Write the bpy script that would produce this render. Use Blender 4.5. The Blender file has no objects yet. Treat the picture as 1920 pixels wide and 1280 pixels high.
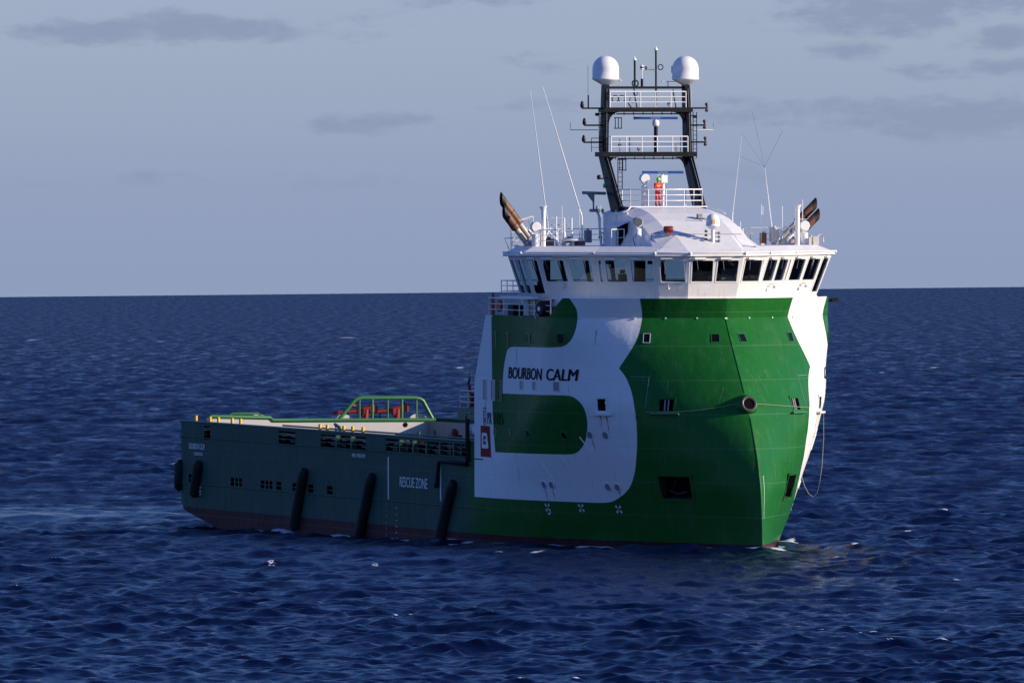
import bpy, math, random
import numpy as np
from mathutils import Vector, Matrix
rad = math.radians
random.seed(7); rng = np.random.default_rng(11)
S = bpy.context.scene
COL = S.collection

# ------------------------------------------------------------------ camera
EYE = 18.0
cd = bpy.data.cameras.new('camera'); cam = bpy.data.objects.new('camera', cd); COL.objects.link(cam)
cd.lens = 400; cd.sensor_width = 36; cd.clip_start = 1; cd.clip_end = 30000
F = 400 / 36 * 1920
PITCH_CAM = math.atan((640 - 500) / F); ROLL_CAM = math.atan(19 / 1920)
cam.location = (0, 0, EYE)
cam.matrix_world = Matrix.Translation((0, 0, EYE)) @ Matrix.Rotation(rad(90) - PITCH_CAM, 4, 'X') @ Matrix.Rotation(-ROLL_CAM, 4, 'Z')
S.camera = cam
S.render.resolution_x = 1024; S.render.resolution_y = 682

# ------------------------------------------------------------------ sun and sky
SUN_EL = rad(17); SAZ = rad(76)            # azimuth measured from the viewer's side towards the right
sdir = Vector((math.sin(SAZ) * math.cos(SUN_EL), -math.cos(SAZ) * math.cos(SUN_EL), math.sin(SUN_EL)))
ld = bpy.data.lights.new('sun', 'SUN'); lo = bpy.data.objects.new('sun', ld); COL.objects.link(lo)
ld.energy = 5.0; ld.angle = rad(0.53); ld.color = (1.0, 0.85, 0.655)
lo.rotation_euler = sdir.to_track_quat('Z', 'Y').to_euler()
lo.location = (300, 300, 400)
w = bpy.data.worlds.new('World'); S.world = w; w.use_nodes = True
nt = w.node_tree; N = nt.nodes; L = nt.links; N.clear()
def nd(tree, typ, **kw):
    n = tree.nodes.new(typ)
    for k, v in kw.items():
        if k.startswith('i_'):
            n.inputs[int(k[2:])].default_value = v
        else: setattr(n, k, v)
    return n
def mth(tree, op, a, b=None, c=None, clamp=False):
    n = tree.nodes.new('ShaderNodeMath'); n.operation = op; n.use_clamp = clamp
    for i, v in enumerate((a, b, c)):
        if v is None: continue
        if isinstance(v, (int, float)): n.inputs[i].default_value = v
        else: tree.links.new(v, n.inputs[i])
    return n.outputs[0]
def mixc(tree, fac, a, b, mode='MIX'):
    n = tree.nodes.new('ShaderNodeMix'); n.data_type = 'RGBA'; n.blend_type = mode
    for idx, v in ((0, fac), (6, a), (7, b)):
        if isinstance(v, (int, float)): n.inputs[idx].default_value = v
        elif isinstance(v, tuple): n.inputs[idx].default_value = (*v, 1) if len(v) == 3 else v
        else: tree.links.new(v, n.inputs[idx])
    return n.outputs[2]
out = nd(nt, 'ShaderNodeOutputWorld'); bg = nd(nt, 'ShaderNodeBackground'); bg.inputs[1].default_value = 0.05
sky = nd(nt, 'ShaderNodeTexSky', sky_type='NISHITA', sun_disc=False, sun_elevation=SUN_EL,
         sun_rotation=math.atan2(sdir.x, sdir.y), altitude=20, air_density=1.0, dust_density=0.6, ozone_density=2.0)
tc = nd(nt, 'ShaderNodeTexCoord')
sep = nd(nt, 'ShaderNodeSeparateXYZ'); L.new(tc.outputs['Generated'], sep.inputs[0])
az = mth(nt, 'ARCTAN2', sep.outputs[0], sep.outputs[1]); el = mth(nt, 'ARCSINE', sep.outputs[2])
# low band of humid grey-blue air above the horizon
band = nd(nt, 'ShaderNodeMapRange', interpolation_type='SMOOTHSTEP'); L.new(el, band.inputs[0])
band.inputs[1].default_value = rad(1.6); band.inputs[2].default_value = rad(8); band.inputs[3].default_value = 1; band.inputs[4].default_value = 0
low = nd(nt, 'ShaderNodeValToRGB'); L.new(mth(nt, 'DIVIDE', el, rad(1.5)), low.inputs[0])
SK = 17.3
cr = low.color_ramp
cols = [(0.0, (.272, .333, .500)), (.28, (.285, .348, .508)), (.52, (.318, .382, .518)), (.75, (.342, .410, .530)), (1.0, (.345, .418, .565))]
while len(cr.elements) < len(cols): cr.elements.new(.5)
for e, (p, c) in zip(cr.elements, cols): e.position = p; e.color = (*c, 1)
lows = nd(nt, 'ShaderNodeVectorMath', operation='SCALE'); L.new(low.outputs[0], lows.inputs[0]); lows.inputs[3].default_value = SK
skyb = mixc(nt, 1.0, sky.outputs[0], (.92, 1.42, 2.85), 'MULTIPLY')
base = mixc(nt, band.outputs[0], skyb, lows.outputs[0])
# thin mauve-grey clouds, each at its own bearing and height
def px2dir(px, py):
    a, b = px - 960, py - 500; c, s_ = math.cos(ROLL_CAM), math.sin(ROLL_CAM)
    return ((a * c - b * s_) / F, -(a * s_ + b * c) / F)
cn = nd(nt, 'ShaderNodeCombineXYZ'); L.new(mth(nt, 'MULTIPLY', az, 1.0), cn.inputs[0]); L.new(mth(nt, 'MULTIPLY', el, 2.6), cn.inputs[1])
n1 = nd(nt, 'ShaderNodeTexNoise'); n1.inputs['Scale'].default_value = 260; n1.inputs['Detail'].default_value = 6; n1.inputs['Roughness'].default_value = .62
L.new(cn.outputs[0], n1.inputs['Vector'])
cloudv = None
for (cx, cy, rx, ry, k) in [(190, 60, 190, 24, 1), (340, 50, 110, 34, 1), (450, 58, 170, 22, .9), (690, 232, 115, 22, .85), (775, 222, 60, 14, .6), (1010, 118, 70, 18, .45),
                            (700, 45, 80, 26, .35), (1070, 195, 150, 15, .5), (1290, 335, 220, 22, .3), (295, 335, 110, 14, .5), (640, 345, 160, 20, .35), (850, -2, 160, 16, .5),
                            (1650, 25, 190, 44, 1), (1820, 5, 170, 24, .8), (1600, 95, 75, 20, .7), (1880, 75, 90, 26, .9), (1770, 135, 110, 16, .6), (1900, 125, 90, 18, .8),
                            (1400, 215, 190, 24, .6), (1650, 215, 180, 32, .8), (1790, 222, 200, 40, 1), (1900, 218, 110, 30, 1), (1370, 190, 80, 14, .5), (60, 345, 80, 12, .3),
                            (-400, 200, 300, 40, .7), (2400, 160, 350, 50, .8), (-900, 60, 300, 40, .6)]:
    ax_, el_ = px2dir(cx, cy)
    dx = mth(nt, 'DIVIDE', mth(nt, 'SUBTRACT', az, ax_), rx * 1.25 / F); dy = mth(nt, 'DIVIDE', mth(nt, 'SUBTRACT', el, el_), ry * 1.35 / F)
    d2 = mth(nt, 'ADD', mth(nt, 'MULTIPLY', dx, dx), mth(nt, 'MULTIPLY', dy, dy))
    v = mth(nt, 'MULTIPLY', mth(nt, 'SUBTRACT', 1.0, d2), k)
    cloudv = v if cloudv is None else mth(nt, 'MAXIMUM', cloudv, v)
cm = mth(nt, 'ADD', cloudv, mth(nt, 'MULTIPLY', mth(nt, 'SUBTRACT', n1.outputs[0], .52), 2.3))
cmr = nd(nt, 'ShaderNodeMapRange', interpolation_type='SMOOTHSTEP'); L.new(cm, cmr.inputs[0])
cmr.inputs[1].default_value = 0.0; cmr.inputs[2].default_value = .95; cmr.inputs[3].default_value = 0; cmr.inputs[4].default_value = .95
cloudcol = nd(nt, 'ShaderNodeVectorMath', operation='SCALE'); cloudcol.inputs[0].default_value = (.262, .318, .462); cloudcol.inputs[3].default_value = SK
fin = mixc(nt, cmr.outputs[0], base, cloudcol.outputs[0])
L.new(fin, bg.inputs[0]); L.new(bg.outputs[0], out.inputs[0])
S.view_settings.view_transform = 'Standard'; S.view_settings.look = 'None'; S.view_settings.gamma = 1
S.view_settings.exposure = 0.25

# ------------------------------------------------------------------ ship frame  (x forward, y port, z up)
PHI, PIT, RLL = rad(20), rad(.75), rad(.2)
c, s = math.cos(PHI), math.sin(PHI)
R0 = Matrix(((s, c, 0), (-c, s, 0), (0, 0, 1)))
Rp = Matrix(((math.cos(PIT), 0, math.sin(PIT)), (0, 1, 0), (-math.sin(PIT), 0, math.cos(PIT))))
Rr = Matrix(((1, 0, 0), (0, math.cos(RLL), math.sin(RLL)), (0, -math.sin(RLL), math.cos(RLL))))
RS = R0 @ Rp @ Rr
TS = Vector((15.9, 717, -(44 - 16.5) * math.sin(PIT))) - RS @ Vector((44, 0, 0))
MS = Matrix.Translation(TS) @ RS.to_4x4()
ZK = [-3, .3, 2, 4.14, 6, 7.95, 9.35, 11.7, 13.6, 14.9, 16.4]
XS = [43.2, 43.30, 43.28, 43.05, 42.5, 41.6, 40.8, 39.15, 37.75, 36.9, 35.9]
LK = [34, 32, 27.5, 25, 20.5, 16, 13, 10.6, 8.1, 7.3, 7.3]
QK = [1.05, 1.04, 1.02, .86, .83, .81, .84, .83, .82, .8, .8]
def _sm(K):                                # smooth table: cubic through the knots, evaluated finely
    zz = np.linspace(-3, 16.4, 400); v = np.interp(zz, ZK, K); ker = np.hanning(31); ker /= ker.sum()
    return zz, np.convolve(np.pad(v, 15, mode='reflect', reflect_type='odd'), ker, mode='valid')
TX, TL, TQ = _sm(XS), _sm(LK), _sm(QK)
BH = 9.6
def hp(z): return (np.interp(z, *TX), np.interp(z, *TL), np.interp(z, *TQ)) if True else 0
def HY(x, z):
    xs, Lh, q = hp(z); t = np.clip((xs - x) / Lh, 0, 1)
    return BH * (1 - (1 - t) ** 2) ** q
def girthline(z, x0=16.0, n=500):
    xs, Lh, q = hp(z)
    u = np.linspace(0, 1, n) ** 1.6
    X = xs - (xs - x0) * u; X = X[::-1]; Yv = HY(X, z)
    g = np.concatenate([[0], np.cumsum(np.hypot(np.diff(X), np.diff(Yv)))])
    return X, Yv, g
def surf(x=None, z=0., side=-1, g=None):
    """point and frame (forward tangent, up tangent, outward normal) on the hull side"""
    if g is not None:
        X, Yv, gg = girthline(z); x = float(np.interp(g, gg, X))
    e = .03; f = lambda xx, zz: Vector((xx, side * float(HY(xx, zz)), zz))
    p = f(x, z); t = (f(min(x + e, float(hp(z)[0]) - .001), z) - f(x - e, z)).normalized()
    ux = (f(x, z + .1) - f(x, z - .1)).normalized()
    n = (t.cross(ux) * (1 if side > 0 else -1))
    n = -n if n.y * side < 0 and abs(n.y) > .05 else n
    if n.x < -.2: n = -n
    n.normalize(); up = (ux - t * ux.dot(t)).normalized()
    return p, t, up, n

# ------------------------------------------------------------------ materials
MATS = {}
def mat(name, col, rough=.5, metal=0., noise=.0, nscale=2., spec=.5, emit=None, bump=0., streak=0., coat=0.):
    if name in MATS: return MATS[name]
    m = bpy.data.materials.new(name); m.use_nodes = True; t = m.node_tree; b = t.nodes['Principled BSDF']
    b.inputs['Roughness'].default_value = rough; b.inputs['Metallic'].default_value = metal
    b.inputs['Specular IOR Level'].default_value = spec; b.inputs['Base Color'].default_value = (*col, 1)
    if coat: b.inputs['Coat Weight'].default_value = coat; b.inputs['Coat Roughness'].default_value = .08
    o = t.nodes.new('ShaderNodeTexCoord')
    if noise or streak:
        n = t.nodes.new('ShaderNodeTexNoise'); n.inputs['Scale'].default_value = nscale; n.inputs['Detail'].default_value = 6
        t.links.new(o.outputs['Object'], n.inputs['Vector'])
        f = mth(t, 'MULTIPLY', mth(t, 'SUBTRACT', n.outputs[0], .42), 2.2 * max(noise, .001), clamp=True)
        cc = mixc(t, f, (*col,), tuple(x * .45 for x in col))
        if streak:
            mp = t.nodes.new('ShaderNodeMapping'); mp.inputs['Scale'].default_value = (3.5, 3.5, .22); t.links.new(o.outputs['Object'], mp.inputs[0])
            n2 = t.nodes.new('ShaderNodeTexNoise'); n2.inputs['Scale'].default_value = 1.6; n2.inputs['Detail'].default_value = 5; t.links.new(mp.outputs[0], n2.inputs['Vector'])
            f2 = mth(t, 'MULTIPLY', mth(t, 'SUBTRACT', n2.outputs[0], .56), 5 * streak, clamp=True)
            cc = mixc(t, f2, cc, (.23, .13, .07))
        t.links.new(cc, b.inputs['Base Color'])
        t.links.new(mth(t, 'ADD', mth(t, 'MULTIPLY', n.outputs[0], .25), rough - .12), b.inputs['Roughness'])
    if bump:
        n3 = t.nodes.new('ShaderNodeTexNoise'); n3.inputs['Scale'].default_value = 1.2; t.links.new(o.outputs['Object'], n3.inputs['Vector'])
        bp = t.nodes.new('ShaderNodeBump'); bp.inputs['Strength'].default_value = bump; bp.inputs['Distance'].default_value = .05
        t.links.new(n3.outputs[0], bp.inputs['Height']); t.links.new(bp.outputs[0], b.inputs['Normal'])
    if emit: b.inputs['Emission Color'].default_value = (*emit, 1); b.inputs['Emission Strength'].default_value = 1
    MATS[name] = m; return m
WHITE = mat('white_steel_paint', (.80, .79, .77), .38, noise=.16, nscale=1.2, streak=.22, bump=.35)
WHITEC = mat('clean_white_gloss', (.84, .83, .81), .3, noise=.05, nscale=3)
BLACK = mat('black_mast_paint', (.004, .004, .005), .42, noise=.3, nscale=4, spec=.25)
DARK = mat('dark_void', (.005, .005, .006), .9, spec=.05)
RUBBER = mat('black_rubber', (.012, .012, .013), .75, noise=.3, nscale=6)
GREEN = mat('green_deck_paint', (.035, .155, .048), .4, noise=.3, nscale=3)
DGREEN = mat('dark_green_steel', (.02, .075, .045), .5, noise=.4, nscale=2.5)
LGREY = mat('light_grey_paint', (.50, .48, .46), .5, noise=.15, nscale=1.5, streak=.12)
GREY = mat('grey_steel', (.22, .23, .25), .5, noise=.3)
RED = mat('red_machinery_paint', (.20, .012, .010), .45, noise=.5, nscale=5)
ORANGE = mat('orange_safety', (.45, .08, .02), .5)
YELLOW = mat('yellow_post_paint', (.85, .48, .03), .5, noise=.2, nscale=8)
WOOD = mat('worn_deck_planks', (.10, .075, .06), .8, noise=.4, nscale=5)
BLUE = mat('blue_scanner_plastic', (.035, .13, .42), .35)
RUST = mat('heat_browned_exhaust', (.17, .062, .028), .55, noise=.9, nscale=2.2)
SOOT = mat('sooty_exhaust_tip', (.02, .016, .014), .6, noise=.4)
STEEL = mat('weathered_exhaust_steel', (.42, .38, .33), .42, noise=.5, nscale=3)
ROPE = mat('pale_rope', (.30, .31, .22), .9)
NAVY = mat('navy_lettering', (.005, .007, .022), .7, spec=.12)
FADED = mat('faded_dark_lettering', (.004, .062, .014), .8, spec=.1)
WLET = mat('white_lettering', (.72, .74, .76), .5)
LOGORED = mat('logo_red_paint', (.26, .014, .014), .7, spec=.15)
INTER = mat('dark_interior_lining', (.035, .032, .03), .7, noise=.3)
INTL = mat('interior_cream_panel', (.30, .28, .24), .6)
def glass():
    m = bpy.data.materials.new('tinted_window_glass'); m.use_nodes = True; t = m.node_tree; t.nodes.clear()
    o = t.nodes.new('ShaderNodeOutputMaterial'); tr = t.nodes.new('ShaderNodeBsdfTransparent'); tr.inputs[0].default_value = (.42, .54, .60, 1)
    gl = t.nodes.new('ShaderNodeBsdfGlossy'); gl.inputs['Roughness'].default_value = .03; gl.inputs[0].default_value = (.9, .95, 1, 1)
    fr = t.nodes.new('ShaderNodeFresnel'); fr.inputs[0].default_value = 1.5; mx = t.nodes.new('ShaderNodeMixShader')
    t.links.new(fr.outputs[0], mx.inputs[0]); t.links.new(tr.outputs[0], mx.inputs[1]); t.links.new(gl.outputs[0], mx.inputs[2]); t.links.new(mx.outputs[0], o.inputs[0])
    return m
GLASS = glass()
GREYP = mat('grey_deadlight', (.22, .24, .27), .3)
DGLASS = mat('dark_porthole_glass', (.004, .005, .006), .25, spec=.2)
LENS = mat('searchlight_lens', (.55, .55, .48), .08, metal=.8, noise=.4, nscale=9)
def hullpaint():
    m = bpy.data.materials.new('hull_paint'); m.use_nodes = True; t = m.node_tree; b = t.nodes['Principled BSDF']
    o = t.nodes.new('ShaderNodeTexCoord'); at = t.nodes.new('ShaderNodeAttribute'); at.attribute_name = 'logo'
    sp = t.nodes.new('ShaderNodeSeparateXYZ'); t.links.new(o.outputs['Object'], sp.inputs[0])
    iswhite = mth(t, 'GREATER_THAN', at.outputs['Fac'], 0.0)
    n = t.nodes.new('ShaderNodeTexNoise'); n.inputs['Scale'].default_value = .55; n.inputs['Detail'].default_value = 8; n.inputs['Roughness'].default_value = .6; t.links.new(o.outputs['Object'], n.inputs['Vector'])
    mp = t.nodes.new('ShaderNodeMapping'); mp.inputs['Scale'].default_value = (2.2, 2.2, .14); t.links.new(o.outputs['Object'], mp.inputs[0])
    n2 = t.nodes.new('ShaderNodeTexNoise'); n2.inputs['Scale'].default_value = 1.3; n2.inputs['Detail'].default_value = 6; t.links.new(mp.outputs[0], n2.inputs['Vector'])
    gcol = mixc(t, n.outputs[0], (.008, .100, .014), (.015, .135, .024))
    # chalky fading high on the bow, salt streaks
    gcol = mixc(t, mth(t, 'MULTIPLY', mth(t, 'SUBTRACT', n2.outputs[0], .5), 1.6, clamp=True), gcol, (.04, .15, .06))
    # greyer, weathered green aft, with the flanks' blue shade put into the colour
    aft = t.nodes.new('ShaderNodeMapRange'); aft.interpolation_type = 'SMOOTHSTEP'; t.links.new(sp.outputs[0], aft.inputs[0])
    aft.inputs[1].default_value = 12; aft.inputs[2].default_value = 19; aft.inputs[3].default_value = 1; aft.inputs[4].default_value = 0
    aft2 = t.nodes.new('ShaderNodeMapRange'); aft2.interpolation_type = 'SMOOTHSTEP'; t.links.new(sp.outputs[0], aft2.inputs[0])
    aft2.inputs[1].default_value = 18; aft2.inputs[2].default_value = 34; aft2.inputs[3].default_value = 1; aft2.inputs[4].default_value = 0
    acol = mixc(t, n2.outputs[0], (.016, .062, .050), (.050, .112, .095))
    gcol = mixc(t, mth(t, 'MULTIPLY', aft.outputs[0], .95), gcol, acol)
    wcol = mixc(t, mth(t, 'MULTIPLY', mth(t, 'SUBTRACT', n2.outputs[0], .58), 2.2, clamp=True), (.78, .78, .77), (.60, .56, .50))
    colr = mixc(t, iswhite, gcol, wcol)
    # boot top (antifouling) with an uneven, scuffed edge
    edge = mth(t, 'ADD', sp.outputs[2], mth(t, 'MULTIPLY', mth(t, 'SUBTRACT', n.outputs[0], .5), .10))
    boot = mth(t, 'LESS_THAN', edge, .66)
    bcol = mixc(t, n2.outputs[0], (.030, .007, .011), (.085, .028, .030))
    colr = mixc(t, boot, colr, bcol)
    wet = t.nodes.new('ShaderNodeMapRange'); t.links.new(edge, wet.inputs[0]); wet.inputs[1].default_value = .1; wet.inputs[2].default_value = -.3
    # plating seams
    zz = mth(t, 'ABSOLUTE', mth(t, 'SUBTRACT', mth(t, 'MODULO', mth(t, 'ADD', sp.outputs[2], 3.0), 2.15), 1.07))
    xx = mth(t, 'ADD', mth(t, 'ABSOLUTE', mth(t, 'SUBTRACT', mth(t, 'MODULO', mth(t, 'ADD', sp.outputs[0], 100.), 6.3), 3.15)), mth(t, 'GREATER_THAN', sp.outputs[0], 29.0))
    seam = mth(t, 'MINIMUM', mth(t, 'MULTIPLY', zz, 18, clamp=True), mth(t, 'MULTIPLY', xx, 18, clamp=True))
    # plate hollows between frames
    wv = t.nodes.new('ShaderNodeTexWave'); wv.inputs['Scale'].default_value = .42; wv.inputs['Distortion'].default_value = 1.5; wv.inputs['Detail'].default_value = 2; t.links.new(o.outputs['Object'], wv.inputs['Vector'])
    n4 = t.nodes.new('ShaderNodeTexNoise'); n4.inputs['Scale'].default_value = .9; t.links.new(o.outputs['Object'], n4.inputs['Vector'])
    hgt = mth(t, 'ADD', mth(t, 'MULTIPLY', seam, .10), mth(t, 'ADD', mth(t, 'MULTIPLY', wv.outputs['Fac'], .04), mth(t, 'MULTIPLY', n4.outputs[0], .8)))
    bp = t.nodes.new('ShaderNodeBump'); bp.inputs['Strength'].default_value = .9; bp.inputs['Distance'].default_value = .06; t.links.new(hgt, bp.inputs['Height'])
    t.links.new(bp.outputs[0], b.inputs['Normal'])
    colr = mixc(t, mth(t, 'MULTIPLY', mth(t, 'SUBTRACT', 1.0, seam), .10), colr, (.30, .36, .33))
    ru = mth(t, 'MULTIPLY', mth(t, 'SUBTRACT', n2.outputs[0], .66), 6, clamp=True)
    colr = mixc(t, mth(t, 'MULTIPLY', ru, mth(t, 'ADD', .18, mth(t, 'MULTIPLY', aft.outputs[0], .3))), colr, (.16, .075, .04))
    # chips and scratches
    vo = t.nodes.new('ShaderNodeTexNoise'); vo.inputs['Scale'].default_value = 3.2; vo.inputs['Detail'].default_value = 9; vo.inputs['Roughness'].default_value = .75; t.links.new(mp.outputs[0], vo.inputs['Vector'])
    chip = mth(t, 'MULTIPLY', mth(t, 'SUBTRACT', vo.outputs[0], .66), 12, clamp=True)
    colr = mixc(t, mth(t, 'MULTIPLY', chip, .5), colr, (.35, .38, .33))
    t.links.new(colr, b.inputs['Base Color'])
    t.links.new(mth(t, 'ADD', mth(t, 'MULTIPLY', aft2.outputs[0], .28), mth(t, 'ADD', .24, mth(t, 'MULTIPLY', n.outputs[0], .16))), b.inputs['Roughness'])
    t.links.new(mth(t, 'SUBTRACT', .15, mth(t, 'MULTIPLY', aft2.outputs[0], .07)), b.inputs['Specular IOR Level'])
    return m
HULLM = hullpaint()

# ------------------------------------------------------------------ mesh helper
ALL = []
class MB:
    def __init__(s): s.v = []; s.f = []; s.m = []; s.sm = []
    def add(s, vs, fs, mi=0, smooth=False):
        o = len(s.v); s.v += [tuple(map(float, v)) for v in vs]
        for f in fs: s.f.append(tuple(i + o for i in f)); s.m.append(mi); s.sm.append(smooth)
        return s
    def box(s, x0, x1, y0, y1, z0, z1, mi=0):
        vs = [(x, y, z) for x in (x0, x1) for y in (y0, y1) for z in (z0, z1)]
        return s.add(vs, [(0, 1, 3, 2), (4, 6, 7, 5), (0, 4, 5, 1), (2, 3, 7, 6), (0, 2, 6, 4), (1, 5, 7, 3)], mi)
    def fbox(s, fr, u0, u1, v0, v1, w0, w1, mi=0):      # box in a frame (p, t, up, n)
        p, t, u, n = fr
        vs = [p + t * a + u * b + n * c_ for a in (u0, u1) for b in (v0, v1) for c_ in (w0, w1)]
        return s.add(vs, [(0, 1, 3, 2), (4, 6, 7, 5), (0, 4, 5, 1), (2, 3, 7, 6), (0, 2, 6, 4), (1, 5, 7, 3)], mi)
    def hexa(s, a, b, mi=0):                            # two quads joined
        return s.add(list(a) + list(b), [(3, 2, 1, 0), (4, 5, 6, 7), (0, 1, 5, 4), (1, 2, 6, 5), (2, 3, 7, 6), (3, 0, 4, 7)], mi)
    def tube(s, pts, r, n=8, mi=0, caps=True, closed=False, sy=1.0, refup=(0, 0, 1)):
        pts = [Vector(p) for p in pts]; k = len(pts)
        rs = r if isinstance(r, (list, tuple)) else [r] * k
        vs = []
        for i, p in enumerate(pts):
            a = pts[i - 1] if (i > 0 or closed) else p; b = pts[(i + 1) % k] if (i < k - 1 or closed) else p
            d = (b - a).normalized(); up = Vector(refup)
            if abs(d.dot(up)) > .95: up = Vector((1, 0, 0))
            x = d.cross(up).normalized(); y = x.cross(d)
            for j in range(n):
                an = 2 * math.pi * j / n; vs.append(p + x * math.cos(an) * rs[i] + y * math.sin(an) * rs[i] * sy)
        fs = []
        for i in range(k if closed else k - 1):
            i2 = (i + 1) % k
            for j in range(n): fs.append((i * n + j, i * n + (j + 1) % n, i2 * n + (j + 1) % n, i2 * n + j))
        s.add(vs, fs, mi, n > 5)
        if caps and not closed:
            s.add(vs[:n], [tuple(range(n))[::-1]], mi); s.add(vs[-n:], [tuple(range(n))], mi)
        return s
    def lathe(s, prof, cen, axis=(0, 0, 1), n=24, mi=0, caps=True):
        cen = Vector(cen); ax = Vector(axis).normalized(); ref = Vector((1, 0, 0)) if abs(ax.x) < .9 else Vector((0, 1, 0))
        x = ax.cross(ref).normalized(); y = ax.cross(x); vs = []; k = len(prof)
        for (r, h) in prof:
            for j in range(n):
                an = 2 * math.pi * j / n; vs.append(cen + ax * h + x * math.cos(an) * r + y * math.sin(an) * r)
        fs = [(i * n + j, i * n + (j + 1) % n, (i + 1) * n + (j + 1) % n, (i + 1) * n + j) for i in range(k - 1) for j in range(n)]
        s.add(vs, fs, mi, True); 
        if caps and prof[0][0] > 1e-3: s.add(vs[:n], [tuple(range(n))[::-1]], mi)
        if caps and prof[-1][0] > 1e-3: s.add(vs[-n:], [tuple(range(n))], mi)
        return s
    def prism(s, poly, off, mi=0):
        poly = [Vector(p) for p in poly]; off = Vector(off); k = len(poly)
        vs = poly + [p + off for p in poly]
        return s.add(vs, [tuple(range(k))[::-1], tuple(range(k, 2 * k))] + [(i, (i + 1) % k, (i + 1) % k + k, i + k) for i in range(k)], mi)
    def build(s, name, mats, parent=None, label=None, stuff=False, fixn=True):
        me = bpy.data.meshes.new(name); me.from_pydata(s.v, [], s.f)
        for m in (mats if isinstance(mats, (list, tuple)) else [mats]): me.materials.append(m)
        me.polygons.foreach_set('material_index', s.m); me.polygons.foreach_set('use_smooth', s.sm)
        me.update()
        if fixn:
            import bmesh
            bm = bmesh.new(); bm.from_mesh(me); bmesh.ops.recalc_face_normals(bm, faces=bm.faces); bm.to_mesh(me); bm.free()
        o = bpy.data.objects.new(name, me); COL.objects.link(o)
        if parent is not None: o.parent = parent
        if label: o['label'] = label
        if stuff: o['kind'] = 'stuff'
        return o
def tag(o, label, cat=None, group=None, kind=None):
    o['label'] = label
    if cat: o['category'] = cat
    if group: o['group'] = group
    if kind: o['kind'] = kind

SHIP = bpy.data.objects.new('supply_ship', None); COL.objects.link(SHIP); SHIP.matrix_world = MS
tag(SHIP, 'green and white offshore supply ship with backward-raked bow and white wheelhouse', 'ship')

# ------------------------------------------------------------------ logo outline in (girth, height)
OUTL = [(15.5,17),(20.5,17),(20.9,15.77),(21.03,15.26),(21.1,14.75),(21.12,14.08),(20.97,13.41),(20.59,12.73),(19.89,11.71),(20.39,11.21),(20.81,10.54),(21.17,9.7),(21.29,8.85),(21.22,7.84),(20.9,6.65),(20.5,5.62),(19.97,4.76),(19.37,4.07),(18.44,3.54),(17.39,3.14),(16.46,3.07),(14.37,3.07),(9.09,3.06),(4.81,3.06),(0.3,3.06),(0.3,17),(3.69,17),(3.69,14.57),(3.78,11.12),(3.86,8.7),(4.04,7.67),(4.37,6.05),(10.43,6.1),(14.99,6.13),(15.72,6.35),(16.48,6.85),(17.01,7.54),(17.3,8.12),(17.36,8.81),(17.28,9.25),(16.96,9.58),(16.5,9.85),(15.89,9.95),(5.77,9.87),(5.81,10.64),(6.01,11.51),(6.43,12.37),(6.9,12.9),(15.3,12.98),(15.91,13.1),(16.45,13.45),(16.73,14.0),(16.80,14.57),(16.76,15.01),(16.67,15.42),(16.34,15.83),(15.9,16.3)]
def chaikin_keep(P, sharp):
    Q = []
    n_ = len(P)
    for i, p in enumerate(P):
        a, b = P[i - 1], P[(i + 1) % n_]
        v1 = np.subtract(p, a); v2 = np.subtract(b, p); ang = abs(math.degrees(math.atan2(v1[0] * v2[1] - v1[1] * v2[0], v1 @ v2)))
        if ang > sharp: Q.append(p)
        else:
            f1 = min(.25, .6 / (np.hypot(*v1) + 1e-6)); f2 = min(.25, .6 / (np.hypot(*v2) + 1e-6))
            Q.append(tuple(np.array(p) - v1 * f1)); Q.append(tuple(np.array(p) + v2 * f2))
    return Q
for _ in range(2): OUTL = chaikin_keep(OUTL, 48)
PO = np.array(OUTL)
def sdf(G, Z):
    P = np.stack([G, Z], -1).astype(np.float64); d = np.full(G.shape, 1e9); inside = np.zeros(G.shape, bool)
    for i in range(len(PO)):
        a, b = PO[i], PO[(i + 1) % len(PO)]; ab = b - a
        t = np.clip(((P - a) @ ab) / (ab @ ab + 1e-12), 0, 1)[..., None]
        d = np.minimum(d, np.linalg.norm(P - a - t * ab, axis=-1))
        cnd = ((a[1] > Z) != (b[1] > Z)); 
        with np.errstate(divide='ignore', invalid='ignore'): xi = (b[0] - a[0]) * (Z - a[1]) / (b[1] - a[1] + 1e-12) + a[0]
        inside ^= cnd & (G < xi)
    return np.where(inside, d, -d)

# ------------------------------------------------------------------ hull
# holes in the plating: (g0, g1, z0, z1) on both sides, fore body
HOLES = [(21.95, 24.45, 3.42, 4.9), (22.95, 23.95, 9.02, 9.8), (18.45, 19.1, 8.98, 9.76)]
def xaft(z): return 16.4 + max(0, (z - 10.5)) * .5
Zr = np.concatenate([np.arange(-2.6, 3.0, .3), np.arange(3.0, 14.85, .15), [14.9]])
NC = 250
def fore_grid(Z, xa):
    V = []; G = []
    for z in Z:
        X, Yv, g = girthline(z, 16.0, 700)
        ga = float(np.interp(xa(z), X, g)); gg = ga + (g[-1] - ga) * np.linspace(0, 1, NC)
        V.append(np.stack([np.interp(gg, g, X), np.interp(gg, g, Yv), np.full(NC, z)], -1)); G.append(gg)
    return np.array(V), np.array(G)
FV, FG = fore_grid(Zr, xaft)
SD = sdf(FG, FV[..., 2])
hull = MB(); logo = []
nr = len(Zr)
idx = {}
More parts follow.
